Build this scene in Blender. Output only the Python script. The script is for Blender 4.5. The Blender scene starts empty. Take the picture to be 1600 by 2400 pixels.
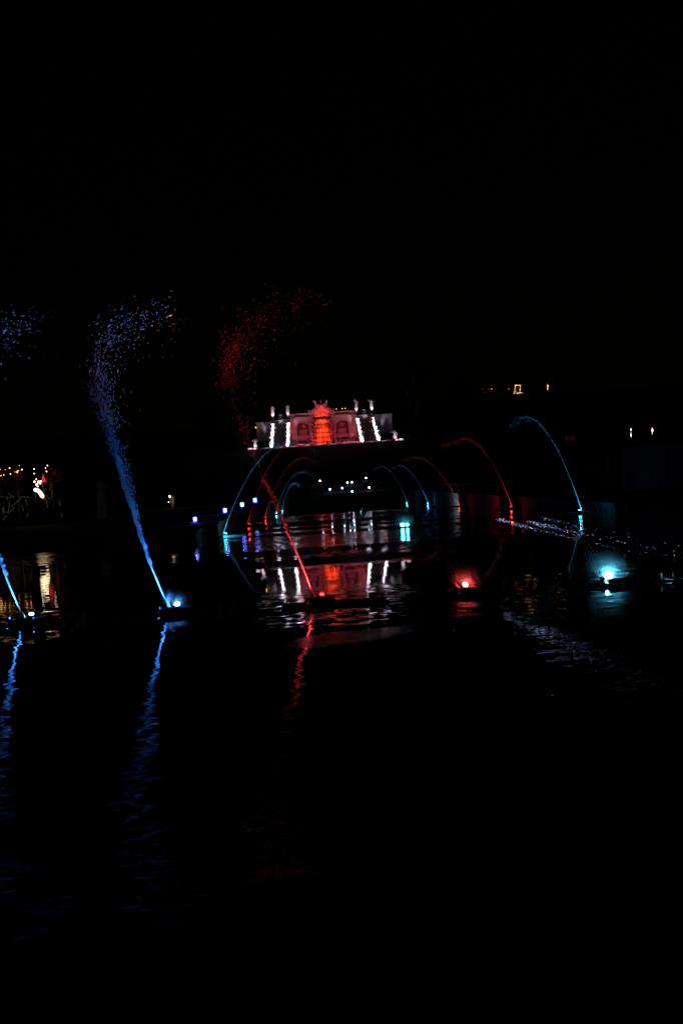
import bpy, bmesh, math, random
from mathutils import Vector, Matrix, noise as mnoise
R_ = math.radians
random.seed(7)
sc = bpy.context.scene
col = sc.collection

# ------------------------------------------------------------------ camera
H = 1.6                      # eye height above the water
F = 2000.0                   # focal length in photo pixels (1600 x 2400)
YAW, PITCH, ROLL = math.atan(54.9 / F), math.atan(33.6 / F), R_(3.7)
fw = Vector((math.sin(YAW) * math.cos(PITCH), math.cos(YAW) * math.cos(PITCH), -math.sin(PITCH)))
r0 = Vector((math.cos(YAW), -math.sin(YAW), 0))
u0 = r0.cross(fw)
CR = r0 * math.cos(ROLL) - u0 * math.sin(ROLL)
CU = r0 * math.sin(ROLL) + u0 * math.cos(ROLL)
cd = bpy.data.cameras.new('camera')
cam = bpy.data.objects.new('camera', cd); col.objects.link(cam)
cam.matrix_world = Matrix(((CR.x, CU.x, -fw.x, 0), (CR.y, CU.y, -fw.y, 0), (CR.z, CU.z, -fw.z, H), (0, 0, 0, 1)))
cd.sensor_fit = 'VERTICAL'; cd.sensor_height = 36.0; cd.lens = 36.0 * F / 2400.0
cd.clip_start = 0.05; cd.clip_end = 3000
sc.camera = cam

def ray(x, y): return fw + CR * ((x - 800) / F) + CU * ((1200 - y) / F)
def P(x, y, Y):
    d = ray(x, y); return Vector((0, 0, H)) + d * (Y / d.y)
def G(x, y, z=0.0):
    d = ray(x, y); return Vector((0, 0, H)) + d * ((z - H) / d.z)
def bank_z(Y): return 0.0178 * Y - 0.364
def B(x, y):
    d = ray(x, y); t = (H + 0.364) / (0.0178 * d.y - d.z); return Vector((0, 0, H)) + d * t

# ------------------------------------------------------------------ night sky, faint moon
w = bpy.data.worlds.new('World'); sc.world = w; w.use_nodes = True
wn = w.node_tree
bg = wn.nodes['Background']
sky = wn.nodes.new('ShaderNodeTexSky'); sky.sky_type = 'NISHITA'; sky.sun_disc = False
sky.sun_elevation = R_(12); sky.sun_rotation = R_(200)
tint = wn.nodes.new('ShaderNodeMixRGB'); tint.blend_type = 'MULTIPLY'; tint.inputs[0].default_value = 1; tint.inputs[2].default_value = (1, .62, .22, 1)   # town glow
wn.links.new(sky.outputs[0], tint.inputs[1]); wn.links.new(tint.outputs[0], bg.inputs[0]); bg.inputs[1].default_value = 0.00009
sun = bpy.data.lights.new('moon', 'SUN'); sun.energy = 0.0012; sun.angle = R_(0.5); sun.color = (1, .95, .88)
so = bpy.data.objects.new('moon', sun); col.objects.link(so); so.rotation_euler = (R_(78), 0, R_(-20))
sc.view_settings.view_transform = 'Standard'; sc.view_settings.look = 'None'
sc.view_settings.exposure = 0; sc.view_settings.gamma = 1; sc.view_settings.use_curve_mapping = False
sc.cycles.use_denoising = True
sc.cycles.denoiser = 'OPENIMAGEDENOISE'
sc.cycles.max_bounces = 6; sc.cycles.diffuse_bounces = 2; sc.cycles.glossy_bounces = 3
sc.cycles.transmission_bounces = 4; sc.cycles.volume_bounces = 0; sc.cycles.transparent_max_bounces = 8
sc.cycles.sample_clamp_indirect = 20
sc.cycles.caustics_reflective = False; sc.cycles.caustics_refractive = False

# ------------------------------------------------------------------ materials
def mat(name):
    m = bpy.data.materials.new(name); m.use_nodes = True
    nt = m.node_tree; nt.nodes.clear()
    out = nt.nodes.new('ShaderNodeOutputMaterial')
    return m, nt, out
def stone(name, c, var=.35, scale=3, rough=.8, bump=.25, bs=14):
    m, nt, out = mat(name); N = nt.nodes.new; L = nt.links.new
    b = N('ShaderNodeBsdfPrincipled'); b.inputs['Roughness'].default_value = rough
    tc = N('ShaderNodeTexCoord'); n = N('ShaderNodeTexNoise'); n.inputs['Scale'].default_value = scale; n.inputs['Detail'].default_value = 8
    L(tc.outputs['Object'], n.inputs['Vector'])
    r = N('ShaderNodeValToRGB'); r.color_ramp.elements[0].position = .32; r.color_ramp.elements[1].position = .7
    r.color_ramp.elements[0].color = [x * (1 - var) for x in c] + [1]; r.color_ramp.elements[1].color = [min(1, x * (1 + var * .6)) for x in c] + [1]
    L(n.outputs[0], r.inputs[0]); L(r.outputs[0], b.inputs['Base Color'])
    n2 = N('ShaderNodeTexNoise'); n2.inputs['Scale'].default_value = bs; n2.inputs['Detail'].default_value = 6
    L(tc.outputs['Object'], n2.inputs['Vector'])
    bp = N('ShaderNodeBump'); bp.inputs['Strength'].default_value = bump; bp.inputs['Distance'].default_value = .05
    L(n2.outputs[0], bp.inputs['Height']); L(bp.outputs[0], b.inputs['Normal'])
    L(b.outputs[0], out.inputs[0]); return m
def plain(name, c, rough=.5, metal=0.0):
    m, nt, out = mat(name); N = nt.nodes.new
    b = N('ShaderNodeBsdfPrincipled'); b.inputs['Roughness'].default_value = rough; b.inputs['Metallic'].default_value = metal
    n = N('ShaderNodeTexNoise'); n.inputs['Scale'].default_value = 9
    mx = N('ShaderNodeMixRGB'); mx.inputs[1].default_value = [x * .8 for x in c] + [1]; mx.inputs[2].default_value = [min(1, x * 1.2) for x in c] + [1]
    nt.links.new(n.outputs[0], mx.inputs[0]); nt.links.new(mx.outputs[0], b.inputs['Base Color'])
    nt.links.new(b.outputs[0], out.inputs[0]); return m
def glow(name, c, s):
    m, nt, out = mat(name); e = nt.nodes.new('ShaderNodeEmission')
    e.inputs[0].default_value = (*c, 1); e.inputs[1].default_value = s
    nt.links.new(e.outputs[0], out.inputs[0]); return m
def multiglow(name, cols, s, scale):
    m, nt, out = mat(name); N = nt.nodes.new; L = nt.links.new
    e = N('ShaderNodeEmission'); g = N('ShaderNodeNewGeometry'); r = N('ShaderNodeValToRGB'); r.color_ramp.interpolation = 'CONSTANT'
    el = r.color_ramp.elements
    while len(el) < len(cols): el.new(.5)
    for i, c in enumerate(cols): el[i].position = i / len(cols); el[i].color = (*c, 1)
    L(g.outputs['Random Per Island'], r.inputs[0]); L(r.outputs[0], e.inputs[0])
    wn_ = N('ShaderNodeTexWhiteNoise'); wn_.noise_dimensions = '1D'; L(g.outputs['Random Per Island'], wn_.inputs['W'])
    p = N('ShaderNodeMath'); p.operation = 'POWER'; L(wn_.outputs[0], p.inputs[0]); p.inputs[1].default_value = 4
    q = N('ShaderNodeMath'); q.operation = 'MULTIPLY'; L(p.outputs[0], q.inputs[0]); q.inputs[1].default_value = s
    L(q.outputs[0], e.inputs[1]); L(e.outputs[0], out.inputs[0]); return m
def foam():
    m, nt, out = mat('white_water'); N = nt.nodes.new; L = nt.links.new
    d = N('ShaderNodeBsdfDiffuse'); t = N('ShaderNodeBsdfTranslucent'); a = N('ShaderNodeMixShader')
    n = N('ShaderNodeTexNoise'); n.inputs['Scale'].default_value = 12
    mr = N('ShaderNodeMapRange'); mr.inputs[3].default_value = .55; mr.inputs[4].default_value = .95; L(n.outputs[0], mr.inputs[0])
    cc = N('ShaderNodeCombineColor'); [L(mr.outputs[0], cc.inputs[i]) for i in range(3)]
    L(cc.outputs[0], d.inputs[0]); L(cc.outputs[0], t.inputs[0])
    a.inputs[0].default_value = .5; L(d.outputs[0], a.inputs[1]); L(t.outputs[0], a.inputs[2])
    g = N('ShaderNodeBsdfGlossy'); g.inputs['Roughness'].default_value = .12
    b = N('ShaderNodeMixShader'); b.inputs[0].default_value = .08; L(a.outputs[0], b.inputs[1]); L(g.outputs[0], b.inputs[2])
    L(b.outputs[0], out.inputs[0]); return m
def water():
    m, nt, out = mat('dark_water'); N = nt.nodes.new; L = nt.links.new
    b = N('ShaderNodeBsdfPrincipled'); b.inputs['Base Color'].default_value = (.002, .003, .004, 1)
    b.inputs['IOR'].default_value = 1.33
    geo = N('ShaderNodeNewGeometry'); sep = N('ShaderNodeSeparateXYZ'); L(geo.outputs['Position'], sep.inputs[0])
    def math_(op, a, bb=None, clamp=False):
        n = N('ShaderNodeMath'); n.operation = op; n.use_clamp = clamp
        for i, v in enumerate((a, bb)):
            if v is None: continue
            if isinstance(v, (int, float)): n.inputs[i].default_value = v
            else: L(v, n.inputs[i])
        return n.outputs[0]
    def noise_(scale, sx=1, sy=1, det=2, off=0):
        mp = N('ShaderNodeMapping'); mp.inputs['Scale'].default_value = (sx, sy, 1); mp.inputs['Location'].default_value = (off, off, 0)
        L(geo.outputs['Position'], mp.inputs[0])
        n = N('ShaderNodeTexNoise'); n.inputs['Scale'].default_value = scale; n.inputs['Detail'].default_value = det
        L(mp.outputs[0], n.inputs['Vector']); return n.outputs[0]
    # wind bands lie across the canal; their edges wander a little
    wob = math_('MULTIPLY', math_('SUBTRACT', noise_(.12, 1, .35, 2), .5), .9)
    yy = math_('ADD', sep.outputs['Y'], wob)
    fr = math_('DIVIDE', yy, 140.0, True)
    rp = N('ShaderNodeValToRGB'); L(fr, rp.inputs[0]); rp.color_ramp.interpolation = 'LINEAR'
    bands = [(0, .34), (7.6, .14), (9.4, .05), (10.3, .05), (10.9, .15), (12.3, .15), (12.7, .05), (13.6, .17), (15.0, .12), (15.35, .0035),
             (22.6, .0035), (24.0, .06), (28, .08), (29.5, .30), (38.5, .34), (39.8, .02), (42.5, .02), (43.2, .4), (45.5, .4), (46.5, .02), (50, .02), (51, .45), (53, .45), (54, .02), (63, .02), (65, .48), (71, .48), (74, .025), (82, .48), (89, .48), (93, .03), (140, .04)]
    el = rp.color_ramp.elements
    while len(el) < len(bands): el.new(.5)
    for i, (y, v) in enumerate(bands): el[i].position = y / 140.0; el[i].color = (v, v, v, 1)
    patch = N('ShaderNodeMapRange'); L(noise_(.35, .5, 1.0, 3, 40), patch.inputs[0])
    patch.inputs[1].default_value = .35; patch.inputs[2].default_value = .62; patch.inputs[3].default_value = .55; patch.inputs[4].default_value = 1.15
    amp = math_('MULTIPLY', rp.outputs[0], patch.outputs[0])
    # ripple slopes, longer across than along; the left bay is never quite still
    lx_ = N('ShaderNodeMapRange'); L(sep.outputs['X'], lx_.inputs[0]); lx_.inputs[1].default_value = -3.6; lx_.inputs[2].default_value = -5.0; lx_.inputs[3].default_value = 0; lx_.inputs[4].default_value = .032
    amp = math_('MAXIMUM', amp, lx_.outputs[0])
    def slope(scale, sx, sy, off):
        mp = N('ShaderNodeMapping'); mp.inputs['Scale'].default_value = (sx, sy, 1); mp.inputs['Location'].default_value = (off, off, 0)
        L(geo.outputs['Position'], mp.inputs[0])
        n = N('ShaderNodeTexNoise'); n.inputs['Scale'].default_value = scale; n.inputs['Detail'].default_value = 2.5; n.inputs['Roughness'].default_value = .6
        L(mp.outputs[0], n.inputs['Vector'])
        v = N('ShaderNodeVectorMath'); v.operation = 'SUBTRACT'; L(n.outputs['Color'], v.inputs[0]); v.inputs[1].default_value = (.5, .5, .5); return v.outputs[0]
    va = N('ShaderNodeVectorMath'); va.operation = 'ADD'; L(slope(2.6, .8, 1.7, 3), va.inputs[0]); L(slope(9.0, .6, 1.5, 9), va.inputs[1])
    vs = N('ShaderNodeVectorMath'); vs.operation = 'SCALE'; L(va.outputs[0], vs.inputs[0]); L(amp, vs.inputs['Scale'])
    vm = N('ShaderNodeVectorMath'); vm.operation = 'MULTIPLY'; L(vs.outputs[0], vm.inputs[0]); vm.inputs[1].default_value = (.9, .9, 0)
    vz = N('ShaderNodeVectorMath'); vz.operation = 'ADD'; L(vm.outputs[0], vz.inputs[0]); vz.inputs[1].default_value = (0, 0, 1)
    vn = N('ShaderNodeVectorMath'); vn.operation = 'NORMALIZE'; L(vz.outputs[0], vn.inputs[0]); L(vn.outputs[0], b.inputs['Normal'])
    # a thin still film on the near water that blurs the mirror
    fy = math_('ADD', math_('SUBTRACT', sep.outputs['Y'], math_('MULTIPLY', sep.outputs['X'], .42)), math_('MULTIPLY', math_('SUBTRACT', noise_(1.1, .8, .8, 4, 17), .5), 1.3))
    def win(v, lo, hi, soft):
        a = N('ShaderNodeMapRange'); L(v, a.inputs[0]); a.inputs[1].default_value = lo; a.inputs[2].default_value = lo + soft
        c = N('ShaderNodeMapRange'); L(v, c.inputs[0]); c.inputs[1].default_value = hi; c.inputs[2].default_value = hi - soft
        return math_('MULTIPLY', a.outputs[0], c.outputs[0])
    fm = math_('MULTIPLY', win(fy, 9.2, 10.0, .08), win(sep.outputs['X'], -.6, 1.3, .5))
    ro = math_('ADD', math_('MULTIPLY', fm, .21), .015)
    L(ro, b.inputs['Roughness'])
    L(b.outputs[0], out.inputs[0]); return m
def grass():
    return stone('night_grass', (.045, .06, .02), .5, .8, .95, .6, 30)
def halo_volume(name, d):  # volume thinning outward, imitates the bloom round a lamp
    m, nt, out = mat(name); v = nt.nodes.new('ShaderNodeVolumePrincipled')
    v.inputs['Color'].default_value = (.95, .97, 1, 1); N = nt.nodes.new; L = nt.links.new
    tc = N('ShaderNodeTexCoord'); ln = N('ShaderNodeVectorMath'); ln.operation = 'LENGTH'; L(tc.outputs['Object'], ln.inputs[0])
    mr = N('ShaderNodeMapRange'); L(ln.outputs['Value'], mr.inputs[0]); mr.inputs[1].default_value = 0; mr.inputs[2].default_value = .97; mr.inputs[3].default_value = 1; mr.inputs[4].default_value = 0
    pw = N('ShaderNodeMath'); pw.operation = 'POWER'; L(mr.outputs[0], pw.inputs[0]); pw.inputs[1].default_value = 4.0
    ml = N('ShaderNodeMath'); ml.operation = 'MULTIPLY'; L(pw.outputs[0], ml.inputs[0]); ml.inputs[1].default_value = d; L(ml.outputs[0], v.inputs['Density'])
    nt.links.new(v.outputs[0], out.inputs['Volume']); return m

M = dict(stone=stone('sandstone', (.42, .40, .37)), rock=stone('grotto_rock', (.34, .31, .28), .5, 2, .9, .6, 6), marble=stone('statue_stone', (.62, .60, .57), .2, 5),
         roof=stone('slate_roof', (.06, .06, .065), .3, 8), wall=stone('canal_wall_stone', (.30, .31, .29), .5, 1.6, .85, .4, 9), paving=stone('paving', (.33, .32, .30), .3, 2),
         shade_stone=stone('shaded_stone', (.10, .09, .08), .5, 3, .7, .4), grass=grass(), water=water(), foam=foam(), black=plain('black_plastic', (.02, .02, .022), .4), steel=plain('wet_steel', (.5, .5, .52), .35, 1.0),  # darkest stone here has the shade of niches and step lips in its colour
         cable=plain('cable_rubber', (.06, .06, .07), .45), bark=stone('bark', (.09, .07, .05), .4, 6), leaf=stone('foliage', (.05, .07, .03), .5, 3, .7, .1),
         coat=plain('pale_coat', (.5, .52, .55), .8), board=plain('painted_boards', (.45, .46, .5), .7), red_lit_leaf=stone('red_lit_leaves', (.30, .05, .03), .4, 4))  # leaves of the bushes have the red light put into their colour
BLUE, CYAN, RED = (.05, .29, 1.0), (.03, .55, 1.0), (1.0, .03, .035)
EM = dict(red_hot=glow('hot_red_lens', (1, .07, .07), 170), cyan_hot=glow('hot_cyan_lens', (.10, .62, .85), 130), star=glow('star_lens', (.6, .72, 1), 24), blue=glow('blue_lens', (.10, .42, 1), 60), cyan=glow('cyan_lens', (.08, .62, .85), 60), red=glow('red_lens', (1, .015, .025), 14),
          white=glow('cold_white_lens', (.8, .85, 1), 60), warm=glow('warm_lens', (1, .8, .48), 6), led=glow('deep_blue_led', (.14, .20, 1), 9),
          tube=glow('warm_white_tube', (1, .76, .40), 3.5), redglow=glow('red_cone_glow', (1, .03, .06), .8), amber=glow('amber_bulbs', (1, .5, .10), 5),
          dim=glow('dim_wire_glow', (1, .75, .35), .05), window=glow('dim_amber_window', (1, .25, .05), .010), redbulb=glow('red_bulbs', (1, .06, .03), 4))
HALO = halo_volume('lamp_halo', 5.0)  # added halo volume, stands in for lens bloom

# ------------------------------------------------------------------ mesh helpers
class MB:
    def __init__(s): s.v = []; s.f = []
    def quad(s, a, b, c, d):
        n = len(s.v); s.v += [tuple(a), tuple(b), tuple(c), tuple(d)]; s.f.append((n, n + 1, n + 2, n + 3)); return s
    def hexa(s, p):
        n = len(s.v); s.v += [tuple(q) for q in p]
        for f in ((0, 3, 2, 1), (4, 5, 6, 7), (0, 1, 5, 4), (1, 2, 6, 5), (2, 3, 7, 6), (3, 0, 4, 7)): s.f.append(tuple(n + i for i in f))
        return s
    def box(s, x0, x1, y0, y1, z0, z1):
        return s.hexa([(x0, y0, z0), (x1, y0, z0), (x1, y1, z0), (x0, y1, z0), (x0, y0, z1), (x1, y0, z1), (x1, y1, z1), (x0, y1, z1)])
    def lathe(s, prof, c=(0, 0, 0), seg=12, sx=1, sy=1, jit=0):
        n = len(s.v); k = len(prof)
        for r, z in prof:
            for i in range(seg):
                a = 2 * math.pi * i / seg; q = r * (1 + random.uniform(-jit, jit))
                s.v.append((c[0] + q * math.cos(a) * sx, c[1] + q * math.sin(a) * sy, c[2] + z))
        for j in range(k - 1):
            for i in range(seg):
                i2 = (i + 1) % seg
                s.f.append((n + j * seg + i, n + j * seg + i2, n + (j + 1) * seg + i2, n + (j + 1) * seg + i))
        s.f.append(tuple(n + i for i in range(seg))[::-1]); s.f.append(tuple(n + (k - 1) * seg + i for i in range(seg)))
        return s
    def tube(s, pts, rad, seg=6):
        pts = [Vector(p) for p in pts]; n = len(s.v); k = len(pts)
        if not hasattr(rad, '__len__'): rad = [rad] * k
        up = Vector((.13, .31, .94))
        for j, p in enumerate(pts):
            t = (pts[min(j + 1, k - 1)] - pts[max(j - 1, 0)]).normalized()
            a = t.cross(up)
            if a.length < 1e-3: a = t.cross(Vector((1, 0, 0)))
            a.normalize(); b = t.cross(a)
            for i in range(seg):
                q = 2 * math.pi * i / seg
                s.v.append(tuple(p + (a * math.cos(q) + b * math.sin(q)) * rad[j]))
        for j in range(k - 1):
            for i in range(seg):
                i2 = (i + 1) % seg
                s.f.append((n + j * seg + i, n + j * seg + i2, n + (j + 1) * seg + i2, n + (j + 1) * seg + i))
        s.f.append(tuple(n + i for i in range(seg))[::-1]); s.f.append(tuple(n + (k - 1) * seg + i for i in range(seg)))
        return s
    def blob(s, c, r, ax=None, stretch=1.0):
        # stretched octahedral bead, 14 verts
        c = Vector(c); ax = Vector((0, 0, 1)) if ax is None else Vector(ax).normalized()
        a = ax.cross(Vector((.3, .5, .1)))
        a.normalize(); b = ax.cross(a); n = len(s.v)
        s.v.append(tuple(c - ax * r * stretch))
        for zz, rr in ((-.5, .87), (.5, .87)):
            for i in range(5):
                q = 2 * math.pi * (i + (.5 if zz > 0 else 0)) / 5
                s.v.append(tuple(c + ax * r * stretch * zz + (a * math.cos(q) + b * math.sin(q)) * r * rr))
        s.v.append(tuple(c + ax * r * stretch))
        for i in range(5):
            j = (i + 1) % 5
            s.f += [(n, n + 1 + j, n + 1 + i), (n + 1 + i, n + 1 + j, n + 6 + i), (n + 1 + j, n + 6 + j, n + 6 + i), (n + 6 + i, n + 6 + j, n + 11)]
        return s
    def sphere(s, c, r, seg=12, rings=8, sx=1, sy=1, sz=1):
        pr = [(max(1e-4, r * math.sin(math.pi * j / rings)), -r * sz * math.cos(math.pi * j / rings)) for j in range(rings + 1)]
        return s.lathe(pr, c, seg, sx, sy)
    def rock(s, c, r, seed, sx=1, sy=1, sz=.8):
        n = len(s.v); rings, seg = 5, 8
        for j in range(rings + 1):
            for i in range(seg):
                th, ph = math.pi * j / rings, 2 * math.pi * i / seg
                d = Vector((math.sin(th) * math.cos(ph), math.sin(th) * math.sin(ph), math.cos(th)))
                q = r * (1 + .55 * mnoise.noise(d * 1.7 + Vector((seed * 3.1, seed, 0))))
                s.v.append((c[0] + d.x * q * sx, c[1] + d.y * q * sy, c[2] + d.z * q * sz))
        for j in range(rings):
            for i in range(seg):
                i2 = (i + 1) % seg
                s.f.append((n + j * seg + i, n + (j + 1) * seg + i, n + (j + 1) * seg + i2, n + j * seg + i2))
        return s
    def mesh(s, name, m, smooth=False):
        me = bpy.data.meshes.new(name); me.from_pydata(s.v, [], s.f); me.materials.append(m)
        if smooth: me.polygons.foreach_set('use_smooth', [True] * len(me.polygons))
        me.update(); return me
    def build(s, name, m, parent=None, smooth=False):
        return link(name, s.mesh(name, m, smooth), parent)
def link(name, me, parent=None, loc=None, rz=0, scale=None):
    o = bpy.data.objects.new(name, me); col.objects.link(o)
    if parent: o.parent = parent
    if loc is not None: o.location = loc
    if rz: o.rotation_euler = (0, 0, rz)
    if scale: o.scale = scale
    return o
def tag(o, label=None, cat=None, group=None, kind=None):
    if label: o['label'] = label
    if cat: o['category'] = cat
    if group: o['group'] = group
    if kind: o['kind'] = kind
    return o
def thing(name, label, cat, loc=(0, 0, 0), group=None, rz=0):
    o = bpy.data.objects.new(name, None); col.objects.link(o); o.location = loc; o.rotation_euler = (0, 0, rz); o.empty_display_size = .2
    return tag(o, label, cat, group)
def lamp(name, parent, loc, kind, color, energy, aim=None, size=60, blend=.6, radius=.04, smooth=0.0):
    l = bpy.data.lights.new(name, kind); l.color = color; l.energy = energy
    l.shadow_soft_size = radius
    if kind == 'SPOT': l.spot_size = R_(size); l.spot_blend = blend
    o = bpy.data.objects.new(name, l); col.objects.link(o)
    if parent: o.parent = parent
    o.location = loc
    if aim is not None: o.rotation_euler = Vector(aim).to_track_quat('-Z', 'Y').to_euler()
    if smooth:
        l.use_nodes = True; nt = l.node_tree; e = nt.nodes['Emission']
        fo = nt.nodes.new('ShaderNodeLightFalloff'); fo.inputs['Strength'].default_value = 1; fo.inputs['Smooth'].default_value = smooth
        nt.links.new(fo.outputs['Quadratic'], e.inputs['Strength'])
    return o

# ------------------------------------------------------------------ setting
CX0, CX1 = -6.1, 14.9          # canal sides
Y_B, Y_END = 42.5, 134.0         # canal mouth and head
CC = P(560 + 745 / 3.733, 900 + 540 / 3.733, 213.0)   # foot of the cascade, middle
XC, ZT = CC.x, CC.z
b = MB(); b.quad((-900, -300, -.3), (900, -300, -.3), (900, 1500, -.3), (-900, 1500, -.3))
tag(b.build('ground', M['grass']), 'dark grass ground around the basin', kind='structure')
b = MB(); b.quad((-60, 1.3, 0), (60, 1.3, 0), (60, Y_END + .5, 0), (-60, Y_END + .5, 0))
tag(b.build('water', M['water']), 'black rippled water of the basin and canal', kind='structure')
b = MB(); b.box(-60, 60, -8, 1.3, -.3, .1)
tag(b.build('quay', M['paving']), 'stone quay at the near edge of the basin', kind='structure')
def smooth01(t): t = max(0, min(1, t)); return t * t * (3 - 2 * t)
def terrain(x, y):
    if y < Y_END: return bank_z(y)
    z0 = bank_z(Y_END)
    if y < 209: z = z0 + (ZT - .25 - z0) * ((y - Y_END) / (209 - Y_END)) ** 1.15
    else:
        z = ZT - .25
        lat = smooth01((abs(x - XC) - 17.5) / 3.0)
        up = smooth01((y - 212) / 18.0)
        back = smooth01((y - 231.5) / 2.5)
        z += max(lat * up, back) * 8.0
        z += smooth01((y - 234) / 30) * 6.0 * smooth01((x - 15) / 30) + smooth01((y - 240) / 120) * 10
    return z
def sheet(xs, ys, name, label, m):
    b = MB(); b.v = [(x, y, terrain(x, y)) for y in ys for x in xs]
    nx = len(xs)
    b.f = [(j * nx + i, j * nx + i + 1, (j + 1) * nx + i + 1, (j + 1) * nx + i) for j in range(len(ys) - 1) for i in range(nx - 1)]
    return tag(b.build(name, m, smooth=True), label, kind='structure')
bys = [Y_B + (Y_END - Y_B) * i / 24 for i in range(25)]
sheet([-260, -120, -60, -30, -15, CX0 - .45], bys, 'lawn_left', 'dark lawn rising along the left of the canal', M['grass'])
sheet([CX1 + .45, 30, 60, 120, 260], bys, 'lawn_right', 'dark lawn rising along the right of the canal', M['grass'])
sheet([-260 + 6.5 * i for i in range(81)], [Y_END + 75 * i / 12 for i in range(13)] + [210 + 2 * i for i in range(35)] + [285, 320, 400], 'hillside', 'dark hillside below and behind the cascade terrace', M['grass'])
# canal walls with coping and piers, ramping up with the bank
def canal_wall(x, s, name, label):
    t = thing(name, label, 'wall', (0, 0, 0), 'canal walls')
    b = MB()
    for i in range(24):
        y0, y1 = bys[i], bys[i + 1]
        xa, xb = sorted((x, x + s * .45))
        b.hexa([(xa, y0, -.3), (xb, y0, -.3), (xb, y1, -.3), (xa, y1, -.3), (xa, y0, bank_z(y0) - .1), (xb, y0, bank_z(y0) - .1), (xb, y1, bank_z(y1) - .1), (xa, y1, bank_z(y1) - .1)])
    b.build('wall_face', M['wall'], t)
    for i in range(24):
        y0, y1 = bys[i] + .02, bys[i + 1] - .02
        xa, xb = sorted((x - s * .07, x + s * .5))
        MB().hexa([(xa, y0, bank_z(y0) - .097), (xb, y0, bank_z(y0) - .097), (xb, y1, bank_z(y1) - .097), (xa, y1, bank_z(y1) - .097), (xa, y0, bank_z(y0) + .05), (xb, y0, bank_z(y0) + .05), (xb, y1, bank_z(y1) + .05), (xa, y1, bank_z(y1) + .05)]).build('coping_stone', M['paving'], t)
    return t
WL = canal_wall(CX0, -1, 'canal_wall', 'stained stone canal wall below the blue square lamps')
WR = canal_wall(CX1, 1, 'canal_wall', 'stained stone canal wall across the canal from the blue square lamps')
def end_wall(x0, x1, name, label):
    t = thing(name, label, 'wall', (0, 0, 0), 'basin walls')
    MB().box(x0, x1, Y_B - .3, Y_B, -.3, .36).build('wall_face', M['wall'], t)
    n = int((x1 - x0) / 3.4)
    cs = MB().box(.02, (x1 - x0) / n - .02, -.42, .02, 0, .1).mesh('coping_stone', M['paving'])
    for i in range(n): link('coping_stone', cs, t, (x0 + (x1 - x0) * i / n, Y_B, .362))
    return t
end_wall(-60, CX0 - .45, 'basin_wall', 'low basin wall with coping below the warm lit garden figures')
end_wall(CX1 + .45, 60, 'basin_wall', 'low basin wall with coping below the pale boarded hut')
t = thing('canal_head_wall', 'low stone wall closing the far end of the canal', 'wall')
MB().box(CX0, CX1, Y_END, Y_END + .5, -.3, bank_z(Y_END) + .02).build('wall_face', M['wall'], t)
for i in range(9):
    wd = (CX1 - CX0) / 9
    MB().box(CX0 + wd * i + .02, CX0 + wd * (i + 1) - .02, Y_END - .08, Y_END + .55, bank_z(Y_END) + .023, bank_z(Y_END) + .17).build('coping_stone', M['paving'], t)

# ------------------------------------------------------------------ cascade on its terrace
def Z(x, y, dep=0): return P(560 + x / 3.733, 900 + y / 3.733, 213.0 + dep)   # from the enlarged view
Y0 = 213.0
xl, xr = Z(85, 583).x, Z(1435, 496).x
t = thing('terrace_wall', 'long retaining wall with lit edge carrying the cascade terrace', 'wall')
MB().box(xl, xr, Y0 - 2.6, Y0 - 2.1, ZT - 3.2, ZT - .12).build('wall_face', M['wall'], t)
n = 26
cs = MB().box(.02, (xr - xl) / n - .02, -2.75, -1.9, 0, .17).mesh('coping_stone', M['stone'])
for i in range(n): link('coping_stone', cs, t, (xl + (xr - xl) * i / n, Y0, ZT - .117))
b = MB(); b.quad((xl, Y0 - 2.1, ZT), (xr, Y0 - 2.1, ZT), (xr, Y0 + 20, ZT), (xl, Y0 + 20, ZT))
tag(b.build('terrace', M['paving']), 'paved terrace at the foot of the cascade', kind='structure')

t = thing('terrace_step', 'low pink lit stone step along the terrace front', 'step')
n = 22
cs = MB().box(.015, (xr - xl) / n - .015, -.7, -.3, .002, .38).mesh('step_stone', M['stone'])
for i in range(n): link('step_stone', cs, t, (xl + (xr - xl) * i / n, Y0, ZT))
for i in range(12):
    xx = xl + (xr - xl) * (i + .5) / 12
    MB().box(xx - .06, xx + .06, Y0 - 1.85, Y0 - 1.75, ZT + .002, ZT + .1).build('step_lamp', M['black'], t)
    lamp('step_light', t, (xx, Y0 - 1.7, ZT + .12), 'SPOT', (1, .5, .75), 26, (0, 1, .08), 140, .6, .04)
LO = [(660, 1795), (668, 1635), (677, 1475), (688, 1325), (695, 1175), (700, 1030)]
LI = [(1175, 1775), (1192, 1605), (1210, 1445), (1225, 1290), (1228, 1140), (1230, 990)]
RI = [(480, 1125), (445, 1025), (410, 930), (378, 835), (340, 745), (320, 650)]
RO = [(825, 1100), (790, 1000), (755, 905), (725, 810), (685, 715), (657, 630)]
DEP = [1.0 + 3.0 * j for j in range(6)]
def fit(pts, k, ox, oy):
    q = [P(ox + x / k, oy + y / k, Y0 + DEP[j]) for j, (x, y) in enumerate(pts)]
    return q
cols = [fit(LO, 14.25, 590, 920), fit(LI, 14.25, 590, 920), fit(RI, 9.22, 800, 910), fit(RO, 9.22, 800, 910)]
mx = [sum(p.x for p in c) / 6 for c in cols]
zc = [sum(c[j].z for c in cols) / 4 - ZT for j in range(6)]         # height of each bowl rim
print('cascade', XC, ZT, mx, zc)
WH = (.93, .80, 1.0)
stem_prof = [(.30, 0), (.42, .06), (.44, .2), (.40, .38), (.26, .52), (.16, .62), (.2, .7)]
bowl_prof = [(.2, 0), (.45, .06), (.52, .10), (.52, .13), (.66, .15), (.68, .2), (.6, .24)]
def scaled(pr, kz): return [(r, z * kz) for r, z in pr]
tier_h = (zc[1] - zc[0])
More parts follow.
